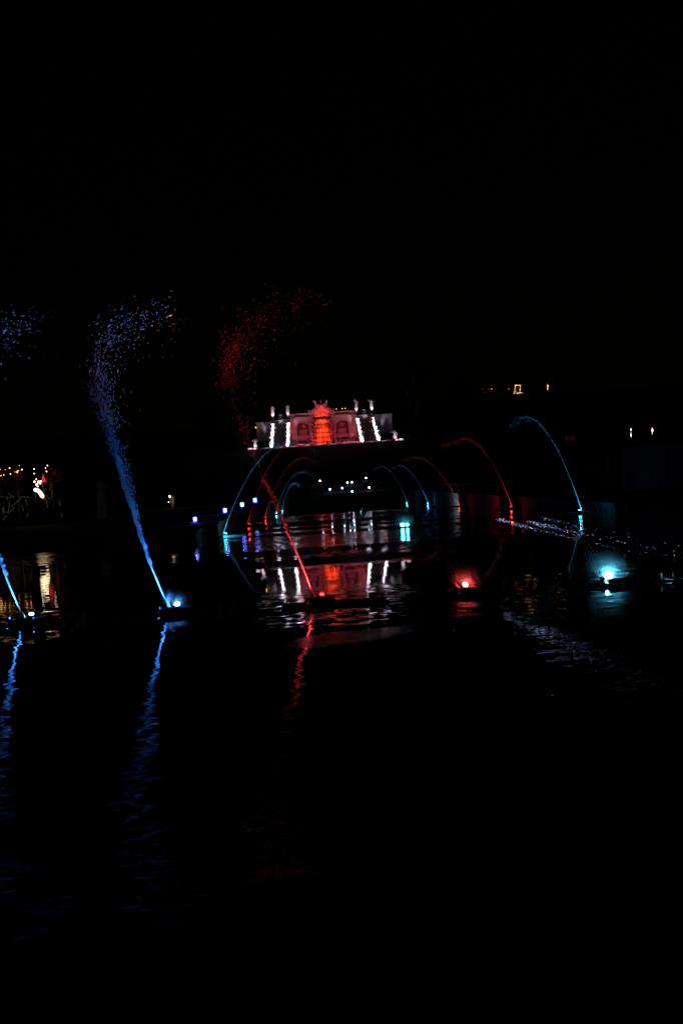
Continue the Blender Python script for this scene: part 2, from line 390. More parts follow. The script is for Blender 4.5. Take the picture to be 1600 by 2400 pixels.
stem_me = MB().lathe(scaled(stem_prof, (tier_h * .80) / .7), seg=12).mesh('stem', M['marble'], True)
bowl_me = MB().lathe(scaled(bowl_prof, (tier_h * .26) / .24), seg=14).mesh('bowl', M['marble'], True)
def water_stair(xa, xb, label):
    t = thing('water_staircase', label, 'staircase', ((xa + xb) / 2, Y0, ZT), 'staircases of the cascade')
    o = Vector(((xa + xb) / 2, Y0, ZT)); hw = (xb - xa) / 2
    # steps between the parapets
    for k in range(18):
        y = 1.2 + k * .92; z = (k + 1) * (zc[5] - 1.5) / 18
        MB().box(-hw + .52, hw - .52, y, 17.6, max(0.01, z - .42), z).build('step', M['rock'], t)
    # small basins down the middle of the stair
    for k in range(6):
        y = 2.1 + k * 2.76; z = (3 * k + 1) * (zc[5] - 1.5) / 18
        MB().box(-.62, .62, y - .5, y + .3, z + .003, z + .3).box(-.75, .75, y - .6, y + .35, z + .303, z + .38).build('basin', M['stone'], t)
    for s in (-1, 1):
        for j in range(6):
            base = zc[j] - tier_h
            ya = DEP[j] - 1.5; yb = 17.6 if j == 5 else DEP[j + 1] - 1.503
            xi, xo = sorted((s * hw - s * .5, s * hw + s * .5))
            zb = max(.03, base - .02)
            MB().box(xi, xo, ya, yb, 0.005, zb).build('parapet_block', M['stone'], t)
            q = Vector((s * hw, DEP[j], max(base, .03)))
            st = link('basin_tier', stem_me, t, q); link('bowl', bowl_me, st, (0, 0, tier_h * .74))
            lo = q + Vector((0, -.74, .12))
            fx = MB().box(-.09, .09, -.06, .06, -.1, 0).build('tier_lamp', M['black'], t); fx.location = lo + Vector((0, -.05, 0))
            e = 2800 * (0.6 + .6 * random.random())
            lamp('tier_light', t, lo + Vector((0, 0, .06)), 'SPOT', WH, 480, (0, 1, 1.0), 84, .6, .05)
            lamp('bowl_light', t, q + Vector((0, -.80, tier_h * .74)), 'SPOT', WH, e, (0, .8, -.36), 44, .35, .04)
    # block with cornice and curved roof at the stair head
    z0, z1 = zc[5] - 1.5, zc[5] + .75
    MB().box(-hw + .45, hw - .45, 17.7, 19.6, 0.02, z1).build('head_wall', M['stone'], t)
    MB().box(-hw + .3, hw - .3, 17.45, 17.69, z0 + .25, z0 + .75).build('head_basin', M['stone'], t)
    MB().box(-hw + .25, hw - .25, 17.5, 19.8, z1 + .003, z1 + .25).build('head_cornice', M['stone'], t)
    rf = MB().lathe([(hw - .6, 0), (hw - .75, .45), (hw - 1.2, .85), (.7, 1.15), (.5, 1.25)], (0, 18.6, z1 + .253), 20, 1, .5).build('roof', M['roof'], t, True)
    MB().lathe([(.55, 0), (.62, .12), (.55, .22), (.2, .3)], (0, 18.6, z1 + 1.505), 14, 1, .6).build('roof_cap', M['marble'], rf, True)
    return t
water_stair(mx[0], mx[1], 'white lit water staircase of stacked bowls under the leaning and folded-arm statues')
water_stair(mx[2], mx[3], 'white lit water staircase of stacked bowls under the bent-arm and waving statues')

# statues -------------------------------------------------------------
def skin_mesh(name, verts, edges, rads, m, lvl=1):
    me = bpy.data.meshes.new(name + '_s'); me.from_pydata(verts, edges, []); me.update()
    o = bpy.data.objects.new(name + '_s', me); col.objects.link(o)
    md = o.modifiers.new('k', 'SKIN'); sv = me.skin_vertices[0].data
    for i, r in enumerate(rads): sv[i].radius = (r, r) if not hasattr(r, '__len__') else r
    sv[0].use_root = True
    s = o.modifiers.new('s', 'SUBSURF'); s.levels = lvl; s.render_levels = lvl
    dg = bpy.context.evaluated_depsgraph_get()
    out = bpy.data.meshes.new_from_object(o.evaluated_get(dg)); out.name = name
    bpy.data.objects.remove(o); out.materials.clear(); out.materials.append(m)
    out.polygons.foreach_set('use_smooth', [True] * len(out.polygons))
    return out
def figure(name, arm_l, arm_r, m, robe=True, lean=0.0):
    # a standing figure 1.8 m tall; arms are lists of joints from the shoulder on
    v = [(0, 0, .95), (lean * .5, 0, 1.2), (lean, -.01, 1.42), (lean, -.02, 1.55), (lean, -.05, 1.66), (lean, -.05, 1.76)]
    e = [(0, 1), (1, 2), (2, 3), (3, 4), (4, 5)]; r = [(.17, .14), (.14, .12), (.17, .12), .055, .10, .075]
    for s, arm in ((-1, arm_l), (1, arm_r)):
        k = len(v); v.append((lean + s * .19, 0, 1.42)); e.append((2, k)); r.append(.075)
        for j, p in enumerate(arm):
            v.append((lean + p[0], p[1], p[2])); e.append((len(v) - 2, len(v) - 1)); r.append(.06 - .012 * j)
        h = len(v) - 1; hp = Vector(v[h]); d = (hp - Vector(v[h - 1])).normalized()
        sd = d.cross(Vector((0, 1, 0))); sd = sd.normalized() if sd.length > .1 else Vector((1, 0, 0))
        for q, ln in ((-.035, .07), (-.012, .085), (.012, .08), (.035, .065)):
            v.append(tuple(hp + d * ln * .5 + sd * q)); e.append((h, len(v) - 1)); r.append(.012)
            v.append(tuple(hp + d * ln + sd * q * 1.1 + Vector((0, -.012, 0)))); e.append((len(v) - 2, len(v) - 1)); r.append(.010)
        v.append(tuple(hp + sd * .06 + d * .02)); e.append((h, len(v) - 1)); r.append(.013)
    for s in (-1, 1):
        k = len(v)
        v += [(s * .10, 0, .85), (s * .12, -.03, .48), (s * .13, .02, .08), (s * .14, -.13, .04)]
        e += [(0, k), (k, k + 1), (k + 1, k + 2), (k + 2, k + 3)]; r += [.105, .075, .05, .04]
    me = skin_mesh(name, v, e, r, m)
    bm = bmesh.new(); bm.from_mesh(me)
    hd = bmesh.ops.create_icosphere(bm, subdivisions=1, radius=.022, matrix=Matrix.Translation((lean, -.165, 1.67)))  # nose
    if robe:
        n = 14; rings = []
        for z, q in ((1.0, .19), (.8, .23), (.5, .25), (.25, .27), (.03, .30)):
            rings.append([bm.verts.new(((q + .025 * math.sin(i * 2.7 + z * 3)) * math.cos(2 * math.pi * i / n) * 1.0, (q + .02 * math.cos(i * 3.1)) * math.sin(2 * math.pi * i / n) * .8, z)) for i in range(n)])
        for a, c in zip(rings, rings[1:]):
            for i in range(n): bm.faces.new((a[i], c[i], c[(i + 1) % n], a[(i + 1) % n]))
    bm.to_mesh(me); bm.free()
    return me
up_l = [(-.38, -.05, 1.52), (-.25, -.08, 1.78), (-.12, -.08, 1.84)]
down_r = [(.30, -.02, 1.17), (.30, -.12, .93)]
fold_l = [(-.32, -.06, 1.16), (-.10, -.2, 1.22)]
fold_r = [(.33, -.05, 1.18), (.18, -.2, 1.35)]
hip_r = [(.40, .02, 1.2), (.24, -.08, 1.0)]
FIG = dict(fold=figure('statue_figure', fold_l, fold_r, M['marble']), stoop=figure('statue_figure', [(-.28, -.05, 1.15), (-.22, -.14, .95)], hip_r, M['marble'], True, .02),
           raise_l=figure('statue_figure', up_l, down_r, M['marble'], True, .03), raise_b=figure('statue_figure', up_l, [(.38, -.05, 1.5), (.26, -.08, 1.74), (.14, -.08, 1.82)], M['marble']),
           wave=figure('statue_figure', [(-.36, -.05, 1.38), (-.42, -.08, 1.66), (-.4, -.08, 1.76)], hip_r, M['marble'], True, -.03))
ped_prof = [(.30, 0), (.34, .08), (.30, .16), (.34, .5), (.46, .85), (.56, .95), (.60, 1.02), (.60, 1.1)]
def statue(pose, loc, h, ped, label, light=60, rz=0, wide=1.3):
    t = thing('statue', label, 'statue', loc, 'stone statues of the cascade', rz)
    if ped > 0:
        k = ped / 1.1
        MB().lathe([(r * .95, z * k) for r, z in ped_prof], seg=4).build('pedestal', M['marble'], t).rotation_euler = (0, 0, math.pi / 4)
    else:
        MB().box(-.62, .62, -.45, .45, .005, .26).build('plinth', M['marble'], t); ped = .263
    s = h / 1.84
    link('figure', FIG[pose], t, (0, 0, ped), 0, (s * wide, s * wide, s))
    if light:
        lamp('statue_light', t, (0, -1.5, .5), 'SPOT', (1, .70, .95), light * 2.4, (0, 1.5, ped + h * .5 - .5), 62, .5, .05)
        if light > 1: MB().box(-.1, .1, -1.62, -1.5, -.3, -.12).build('flood_lamp', M['black'], t)
    return t
S = []
TOPD = DEP[5] + 3.2
def at_h(x, y, dep): return P(x, y, Y0 + dep)
for key, xx, (px, py0, py1), lab in (
        ('stoop', mx[0], (637.5, 970, 951), 'white statue leaning on a stump, atop the outer bowl column by the small orange lamp'),
        ('fold', mx[1], (674.5, 966.5, 948), 'pinkish statue with folded arms atop the bowl column, at the end of the balustrade'),
        ('raise_l', mx[2], (829.5, 956.5, 937), 'pinkish statue with one arm bent over its head at the balustrade end'),
        ('wave', mx[3], (867, 955, 936), 'white statue waving one raised hand atop the outermost bowl column')):
    top, hd = at_h(px, py0, TOPD), at_h(px, py1, TOPD)
    h = hd.z - top.z; zb = ZT + zc[5] + .75
    ped = max(.7, top.z - zb - .25)
    statue(key, (xx, Y0 + TOPD, zb + .253), h, ped, lab, 190 if key in ('stoop', 'wave') else 110)
    c = MB().box(-.62, .62, -1.0, .75, -1.9, .0).build('pedestal_base', M['stone']); c.parent = bpy.data.objects[[o.name for o in bpy.data.objects if o.get('label') == lab][0]]
for key, (px, py0, py1), lab in (('raise_b', (599, 1054.5, 1031), 'low pink statue with both arms over its head beside the terrace end'),
                                 ('raise_l', (925.5, 1034, 1010), 'low pink statue raising one arm, beside a bright stone block')):
    a, c = at_h(px, py0, -1.0), at_h(px, py1, -1.0)
    statue(key, (a.x, a.y, ZT + .06), c.z - a.z - .2, 0, lab, 60, 0, 1.5)
for x, y, lab in ((100, 584, 'bright lit stone block beside the low statue with both arms raised'), (1415, 497, 'bright lit stone block beside the low statue raising one arm')):
    q = Z(x, y, -1.2)
    t = thing('stone_block', lab, 'block', (q.x, q.y, ZT + .055), 'terrace end blocks')
    MB().box(-.5, .5, -.35, .35, 0, .36).build('block', M['marble'], t); MB().box(-.56, .56, -.42, .42, .363, .45).build('cap', M['marble'], t)
    lamp('block_light', t, (0, -1.2, .25), 'SPOT', (1, .8, 1), 50, (0, 1, -.15), 80, .6, .04)

# facade with two arched niches ---------------------------------------
FD = 15.0
fa = thing('grotto_facade', 'red lit stone facade with two arched niches and a balustrade', 'facade', (XC, Y0 + FD, ZT))
def lx(x, y, dep=FD): return Z(x, y, dep).x - XC
def lz(x, y, dep=FD): return Z(x, y, dep).z - ZT
z_cor = (lz(550, 300) + lz(910, 268)) / 2
z_bal = (lz(550, 262) + lz(910, 232)) / 2
archs = []
for (xa, xb, ytop, ybot, ysp) in ((505, 612, 337, 452, 372), (846, 956, 315, 436, 350)):
    xm = (xa + xb) / 2
    archs.append((lx(xa, ysp), lx(xb, ysp), lz(xm, ytop), lz(xm, ybot), lz(xm, ysp)))
wx0, wx1 = mx[1] - XC + .55, mx[2] - XC - .55
def arch_top(x):
    for (xa, xb, zt, zb, zs) in archs:
        if xa < x < xb:
            u = (x - (xa + xb) / 2) / ((xb - xa) / 2); return zs + (zt - zs) * math.sqrt(max(0, 1 - u * u)), zb
    return None
xs = [wx0]
for (xa, xb, *_r) in archs:
    xs += [xa - .0005] + [xa + (xb - xa) * i / 20 for i in range(21)] + [xb + .0005]
xs.append(wx1)
b = MB(); W_T = 2.8
for x0, x1 in zip(xs, xs[1:]):
    if x1 - x0 < 1e-5: continue
    m0 = arch_top((x0 + x1) / 2)
    if m0 is None: b.box(x0, x1, 0, W_T, 0, z_cor)
    else:
        a0 = arch_top(x0 + 1e-4) or (m0[0], m0[1]); a1 = arch_top(x1 - 1e-4) or (m0[0], m0[1])
        b.hexa([(x0, 0, a0[0]), (x1, 0, a1[0]), (x1, W_T, a1[0]), (x0, W_T, a0[0]), (x0, 0, z_cor), (x1, 0, z_cor), (x1, W_T, z_cor), (x0, W_T, z_cor)])
        b.box(x0, x1, 0, W_T, 0, m0[1])
b.build('wall', M['stone'], fa)
for (xa, xb, zt, zb, zs) in archs:
    nb = MB().box(xa - .2, xb + .2, W_T - .25, W_T - .05, zb - .1, zt + .1).build('niche_back', M['shade_stone'], fa)  # shade inside the niche is put into the dark colour
    xm = (xa + xb) / 2
    MB().lathe([(.62, 0), (.66, .06), (.5, .14), (.2, .2)], seg=18).build('medallion', M['stone'], nb, True).matrix_local = Matrix.Translation((xm, W_T - .27, zt - .95)) @ Matrix.Rotation(R_(90), 4, 'X')
    MB().box(xm - 1.0, xm + 1.0, W_T - .55, W_T - .26, zb + .6, zb + 1.7).build('relief_panel', M['stone'], nb)
    MB().box(xm - 1.2, xm + 1.2, W_T - .95, W_T - .26, zb + .02, zb + .5).build('niche_basin', M['stone'], nb)
    # arch stones
    nseg = 11
    for i in range(nseg):
        a0, a1 = math.pi * (i + .04) / nseg, math.pi * (i + .96) / nseg
        hw = (xb - xa) / 2; hh = zt - zs
        pr = lambda a, k, y: (xm + math.cos(a) * (hw + k), y, zs + math.sin(a) * (hh + k))
        k = .45 if i != nseg // 2 else .65; d = -.10 if i != nseg // 2 else -.2
        MB().hexa([pr(a1, .0, d), pr(a0, .0, d), pr(a0, .0, -.003), pr(a1, .0, -.003), pr(a1, k, d), pr(a0, k, d), pr(a0, k, -.003), pr(a1, k, -.003)]).build('arch_stone', M['stone'], fa)
segs = [(wx0, archs[0][0] - .02), (archs[0][1] + .02, -2.35), (2.35, archs[1][0] - .02), (archs[1][1] + .02, wx1)]
for (a, c) in segs:
    zs = archs[0][4]
    if c - a > .1:
        MB().box(a, c, -.16, -.003, zs - .35, zs - .12).build('impost', M['stone'], fa)
        MB().box(a + .12, c - .12, -.09, -.003, .05, zs - .36).build('pilaster', M['stone'], fa)
for (a, c) in ((wx0, -1.9), (1.9, wx1)):
    MB().box(a, c, -.35, W_T, z_cor + .003, z_cor + .18).build('cornice', M['stone'], fa)
    MB().box(a, c, -.2, -.003, z_cor - .3, z_cor - .1).build('frieze', M['stone'], fa)
    bl = MB().box(a, c, .05, .55, z_cor + .183, z_cor + .36).build('balustrade_base', M['stone'], fa)
    MB().box(a, c, 0, .6, z_bal - .2, z_bal).build('balustrade_rail', M['stone'], fa)
    mid = (a + c) / 2; hw = (c - a) / 2
    for (p, q) in ((a, a + hw * .42), (c - hw * .42, c)):
        MB().box(p + .01, q - .01, .1, .5, z_cor + .363, z_bal - .203).build('balustrade_pier', M['stone'], fa)
    hb = z_bal - .203 - (z_cor + .363)
    bm_ = MB().lathe([(.10, 0), (.10, hb * .08), (.05, hb * .14), (.11, hb * .35), (.05, hb * .75), (.09, hb * .9), (.09, hb)], seg=8).mesh('baluster', M['stone'], True)
    nb_ = 11
    for i in range(nb_):
        x = a + hw * .42 + .15 + (2 * hw - .84 * hw - .3) * i / (nb_ - 1)
        link('baluster', bm_, fa, (x, .3, z_cor + .363))

# centre cascade -------------------------------------------------------
cc = thing('grotto_cascade', 'stepped centre cascade glowing orange red under a carved crest', 'cascade', (XC, Y0, ZT))
cx = lambda x, y, d: Z(x, y, d).x - XC
cz = lambda x, y, d: Z(x, y, d).z - ZT
ys_ = [545, 505, 462, 422, 384, 346, 306]
deps = [6.0, 7.3, 8.6, 9.9, 11.2, 12.5, 13.6]
hwid = [2.0, 1.95, 1.85, 1.75, 1.65, 1.6, 1.5]
tops = [max(.12, cz(733, y, d)) for y, d in zip(ys_, deps)]
ORANGE = (1.0, .042, .008)
rim = []
for i, (d, hw, z) in enumerate(zip(deps, hwid, tops)):
    prev = tops[i - 1] if i else 0
    s = MB()
    # bowed front apron
    n = 10
    for k in range(n):
        a0, a1 = -1 + 2 * k / n, -1 + 2 * (k + 1) / n
        f = lambda a: d - .75 * (1 - a * a)
        s.hexa([(a0 * hw, f(a0), max(0.004, prev - .3)), (a1 * hw, f(a1), max(0.004, prev - .3)), (a1 * hw, d + 1.2, max(0.004, prev - .3)), (a0 * hw, d + 1.2, max(0.004, prev - .3)),
                (a0 * hw, f(a0), z - .26), (a1 * hw, f(a1), z - .26), (a1 * hw, d + 1.2, z - .26), (a0 * hw, d + 1.2, z - .26)])
    st = s.build('cascade_step', M['stone'], cc)
    s = MB()
    for k in range(n):
        a0, a1 = -1 + 2 * k / n, -1 + 2 * (k + 1) / n
        f = lambda a: d - .2 - .75 * (1 - a * a)
        h2 = hw + .12
        s.hexa([(a0 * h2, f(a0), z - .257), (a1 * h2, f(a1), z - .257), (a1 * h2, d + 1.1, z - .257), (a0 * h2, d + 1.1, z - .257), (a0 * h2, f(a0), z), (a1 * h2, f(a1), z), (a1 * h2, d + 1.1, z), (a0 * h2, d + 1.1, z)])
    s.build('lip', M['shade_stone'], st)  # dark colour paints the shadow line at each step lip
    # rockwork piers beside every step
    for sd in (-1, 1):
        for q in range(2):
            MB().rock((sd * (hw + .55 + .35 * q), d + .1 + .4 * q, prev + (z - prev) * (.3 + .5 * q)), .62, i * 7 + q + sd, .95, 1.1, .8).build('pier_stone', M['rock'], cc)
    for xx in (-.85, .85):
        lamp('cascade_light', cc, (xx * hw * .62, d - 1.75, prev + .10), 'SPOT', ORANGE, 340 if i else 220, (0, 1, .35), 95, .5, .06)
zg = tops[-1]
gr = 1.55
# round grotto niche
s = MB(); ng = 14
cen = Vector((0, 14.6, zg + gr * .75))
for j in range(7):
    for k in range(ng * 2):
        def pt(j, k):
            th = math.pi / 2 * j / 7; ph = 2 * math.pi * k / (ng * 2)
            return (cen.x + gr * math.cos(th) * math.cos(ph), cen.y + gr * .8 * math.sin(th), cen.z + gr * math.cos(th) * math.sin(ph))
        s.quad(pt(j, k), pt(j, k + 1), pt(j + 1, k + 1), pt(j + 1, k))
s.build('grotto_shell', M['stone'], cc, True)
for k in range(16):
    a0, a1 = math.pi * (k + .05) / 16 * 1.3 - .47, math.pi * (k + .95) / 16 * 1.3 - .47
    pr = lambda a, r_, y: (cen.x + math.cos(a) * r_, y, cen.z + math.sin(a) * r_)
    MB().hexa([pr(a1, gr, 14.15), pr(a0, gr, 14.15), pr(a0, gr, 15), pr(a1, gr, 15), pr(a1, gr + .5, 14.15), pr(a0, gr + .5, 14.15), pr(a0, gr + .5, 15), pr(a1, gr + .5, 15)]).build('grotto_stone', M['stone'], cc)
for xx in (-.7, .7): lamp('grotto_light', cc, (xx, 13.7, zg + .12), 'SPOT', ORANGE, 330, (-xx * .4, 1, .9), 130, .5, .06)
# carved crest
crest = MB()
zt_ = cen.z + gr + .35
for sd in (-1, 1):
    pts = [(sd * (.2 + 3.3 * u), 14.5, zt_ + .55 - 1.5 * u + .55 * math.sin(u * 7.5)) for u in [i / 16 for i in range(17)]]
    rad = [.42 - .26 * i / 16 for i in range(17)]
    MB().tube(pts, rad, 8).build('scroll', M['rock'], cc, True)
    pts = [(sd * (1.0 + 2.6 * u), 14.3, zt_ - .35 - 1.4 * u + .25 * math.sin(u * 9)) for u in [i / 12 for i in range(13)]]
    MB().tube(pts, [.3 - .16 * i / 12 for i in range(13)], 8).build('scroll', M['rock'], cc, True)
    for q in range(5):
        MB().rock((sd * (.55 + .62 * q), 14.4, zt_ + .25 - .33 * q), .48, 40 + q + 9 * sd, 1.1, .8, .9).build('crest_stone', M['rock'], cc)
    f = link('crest_figure', FIG['wave' if sd < 0 else 'fold'], cc, (sd * 1.15, 14.6, zt_ + .55), sd * -.5, (1.0, 1.0, .95))
    f.rotation_euler = (0, sd * .35, 0)
MB().sphere((0, 14.2, zt_ + .45), .52, 12, 8, 1, .8, 1.1).build('mask', M['rock'], cc, True)
MB().tube([(0, 14.5, zt_ + .9), (0, 14.5, zt_ + 1.6), (.02, 14.5, zt_ + 2.35)], [.3, .16, .03], 8).build('crest_finial', M['rock'], cc)
MB().box(-2.3, 2.3, 15.0, 14.99 + 2.8, .01, cen.z + gr + .5).build('back_wall', M['rock'], cc)
lamp('crest_light', cc, (-2.2, 11.5, zg + .6), 'SPOT', (1, .03, .05), 380, (.3, .5, .75), 80, .7, .1)
lamp('crest_light', cc, (2.2, 11.5, zg + .6), 'SPOT', (1, .03, .05), 380, (-.3, .5, .75), 80, .7, .1)

# rock gardens at the facade foot
for sd, lab in ((-1, 'heap of red lit boulders at the facade foot beside the folded-arm statue stair'), (1, 'heap of red lit boulders at the facade foot behind the dark conifer')):
    t = thing('rockwork', lab, 'rocks', (XC, Y0, ZT), 'boulder heaps under the niches')
    rr = random.Random(5 + sd)
    for i in range(46):
        u = rr.random(); dd = 4.5 + 9.5 * u
        x = sd * rr.uniform(3.3, abs(wx0 if sd < 0 else wx1) - .6)
        z = max(0, (dd - 5.5)) * .27
        s_ = rr.uniform(.45, .95)
        MB().rock((x, dd, z * .9 + s_ * .25), s_, i + 50 * sd, rr.uniform(.9, 1.5), 1.1, rr.uniform(.55, .9)).build('stone', M['rock'], t)
    for i in range(5):
        x = sd * rr.uniform(3.5, 8); MB().box(x - .8, x + .8, 4 + i * .5, 5 + i * .5, .01, .45 + .2 * i).build('stone', M['stone'], t)
    b = MB(); x0, x1 = sorted((sd * 2.9, (wx0 if sd < 0 else wx1)))
    b.hexa([(x0, 5, 0.01), (x1, 5, 0.01), (x1, 14.9, 0.01), (x0, 14.9, 0.01), (x0, 5, .02), (x1, 5, .02), (x1, 14.9, 2.4), (x0, 14.9, 2.4)])
    b.build('bed', M['rock'], t)
    for x in (sd * 4.2, sd * 7.2):
        fx = thing('red_flood_lamp', 'black red-lensed flood lamp ' + ('between the centre steps and' if abs(x) < 5 else 'close to') + (' the folded-arm statue stair' if sd < 0 else ' the bent-arm statue stair'), 'lamp', (XC + x, Y0 + .4, ZT), 'red floods on the terrace')
        MB().box(-.22, .22, -.1, .1, .12, .42).build('housing', M['black'], fx); MB().box(-.15, .15, -.06, .06, .002, .117).build('foot', M['black'], fx)
        MB().box(-.18, .18, .103, .115, .16, .38).build('lens', EM['red'], fx)
        lamp('flood_light', fx, (0, .2, .27), 'SPOT', (1, .03, .08), 2100, (-sd * .05, 15.5, 3.0), 62, .8, .1)
        lamp('flood_light', fx, (0, .2, .3), 'SPOT', (1, .55, .85), 330, (-sd * .05, 15.5, 6.5), 50, .9, .1)
# wing walls
for (xa, xb, ya, yb, lab, dpt) in ((152, 272, 342, 468, 'plain grey wing wall beside the outer bowl column with an orange lamp', 12.0), (1182, 1335, 270, 400, 'wide plain violet grey wing wall beside the waving statue column', 12.0)):
    a, c = Z(xa, ya, dpt), Z(xb, ya, dpt); bt = Z(xb, yb, dpt).z
    t = thing('wing_wall', lab, 'wall', (a.x, Y0 + dpt, ZT))
    zt2 = (a.z + c.z) / 2 - ZT; wd = c.x - a.x
    MB().box(0, wd, 0, .5, bt - ZT - .8, zt2).build('wall_face', M['stone'], t); MB().box(-.1, wd + .1, -.1, .6, zt2 + .003, zt2 + .2).build('coping_stone', M['stone'], t)
    lamp('wall_light', t, (wd * .5, -7, zt2 - 3.0), 'SPOT', (.55, .5, 1), 14, (0, 1, .12), 75, .9, .1)
    MB().box(wd * .5 - .15, wd * .5 + .15, -7.2, -7.05, zt2 - 3.3, zt2 - 3.0).build('wall_lamp', M['black'], t)
# dark frame and shrubs before the steps
q = Z(753, 525, 2.0)
t = thing('metal_frame', 'dark metal lattice frame standing before the glowing steps', 'frame', (q.x, q.y, ZT))
for x in (-.8, 0, .8): MB().tube([(x, 0, 0), (x, 0, 2.35)], .045, 6).build('post', M['black'], t)
for z in (.5, 1.1, 1.7, 2.3): MB().tube([(-.85, -.05, z), (.85, -.05, z)], .035, 6).build('rail', M['black'], t)
for i in range(5): MB().tube([(-.66 + .33 * i, .05, .05), (-.66 + .33 * i, .05, 2.3)], .018, 5).build('bar', M['black'], t)

# ------------------------------------------------------------------ plants
def leaf_cloud(n, rx, ry, rz, size, seed, hollow=.5, cone=False):
    rr = random.Random(seed); b = MB()
    cl = [(Vector((rr.gauss(0, .5), rr.gauss(0, .5), rr.gauss(0, .5)))) for _ in range(14)]
    for i in range(n):
        while True:
            p = Vector((rr.uniform(-1, 1), rr.uniform(-1, 1), rr.uniform(-1, 1)))
            L = p.length
            if cone:
                if math.hypot(p.x, p.y) > (1 - p.z) / 2: continue
            else:
                if L < .05 or L > .68 + .6 * mnoise.noise(p.normalized() * 1.9 + Vector((0, seed * 2.7, 0))) or L < hollow * rr.random(): continue
                if mnoise.noise(p * 2.3 + Vector((seed, 0, 0))) < -.08: continue
            break
        c = Vector((p.x * rx, p.y * ry, p.z * rz)); s = size * rr.uniform(.6, 1.4)
        a = Vector((rr.gauss(0, 1), rr.gauss(0, 1), rr.gauss(0, 1))).normalized(); d = a.cross(Vector((.3, .8, .4))).normalized()
        b.quad(c - a * s, c + d * s * .5, c + a * s, c - d * s * .5)
    return b
tree_me = [leaf_cloud(1700, 4.2, 4.2, 4.6, .30, s).mesh('crown', M['leaf']) for s in (1, 2)]
def tree(x, y, h, k, label):
    z = terrain(x, y); t = thing('tree', label, 'tree', (x, y, z), 'dark trees on the hillside')
    b = MB().tube([(0, 0, -.3), (.1, 0, h * .3), (-.1, .1, h * .62), (.1, 0, h * .85)], [.38, .3, .2, .08], 8)
    for i in range(6):
        a = i * 1.05; b.tube([(0, 0, h * (.3 + .06 * i)), (math.cos(a) * 1.1, math.sin(a) * 1.1, h * (.42 + .06 * i)), (math.cos(a) * 2.6, math.sin(a) * 2.6, h * (.55 + .06 * i))], [.16, .1, .03], 6)
    b.build('trunk', M['bark'], t)
    c = link('crown', tree_me[k], t, (0, 0, h * .66), h, (h / 13, h / 13, h / 13))
tree(XC - 19.5, 221, 15, 0, 'dark leafy tree rising behind the grey wing wall')
tree(XC - 29, 216, 13, 1, 'dark leafy tree standing apart from the one behind the grey wing wall')
tree(XC + 25, 224, 17, 1, 'dark leafy tree rising beyond the wide violet grey wing wall')
tree(XC + 36, 220, 14, 0, 'dark leafy tree standing apart from the one beyond the violet grey wall')
q = Z(828, 520, 2.4)
t = thing('conifer', 'slim dark conifer before the glowing cascade steps', 'conifer', (q.x, q.y, ZT))
MB().tube([(0, 0, 0), (0, 0, 2.4)], [.06, .02], 6).build('trunk', M['bark'], t)
o = leaf_cloud(900, .5, .5, 1.35, .12, 9, cone=True).build('crown', M['leaf'], t); o.location = (0, 0, 1.4)
q = Z(775, 540, 1.4)
t = thing('small_shrub', 'low dark shrub right before the glowing cascade steps', 'shrub', (q.x, q.y, ZT))
MB().tube([(0, 0, 0), (0, 0, .6)], [.04, .02], 5).build('stem', M['bark'], t)
o = leaf_cloud(350, .38, .38, .6, .1, 11).build('crown', M['leaf'], t); o.location = (0, 0, .68)

# ------------------------------------------------------------------ star floodlights on the slope
for i, (x, y) in enumerate(((750, 1127), (773, 1147), (802, 1144), (814, 1131), (824, 1130), (825, 1152), (857, 1120), (865, 1143))):
    best = min(range(1345, 1800), key=lambda d: abs(P(x, y, d / 10).z - .45 - terrain(P(x, y, d / 10).x, d / 10)))
    q = P(x, y, best / 10); zz = terrain(q.x, q.y)
    t = thing('flood_lamp', ['cold white flood lamp set apart from the other slope lamps', 'cold white flood lamp low on the slope beside the lone one', 'cold white flood lamp below the close pair', 'one of a close pair of cold white flood lamps', 'one of a close pair of cold white flood lamps', 'lowest cold white flood lamp on the slope', 'highest cold white flood lamp on the slope', 'cold white flood lamp under the highest one'][i], 'lamp', (q.x, q.y, zz), 'white star lamps on the slope')
    MB().box(-.16, .16, -.02, .2, q.z - zz - .16, q.z - zz + .16).build('housing', M['black'], t)
    MB().tube([(0, .1, -.1), (0, .1, q.z - zz - .165)], .03, 6).build('stand', M['black'], t)
    MB().sphere((0, -.05, q.z - zz), .105, 10, 8, 1, .5, 1).build('lens', EM['star'], t, True)

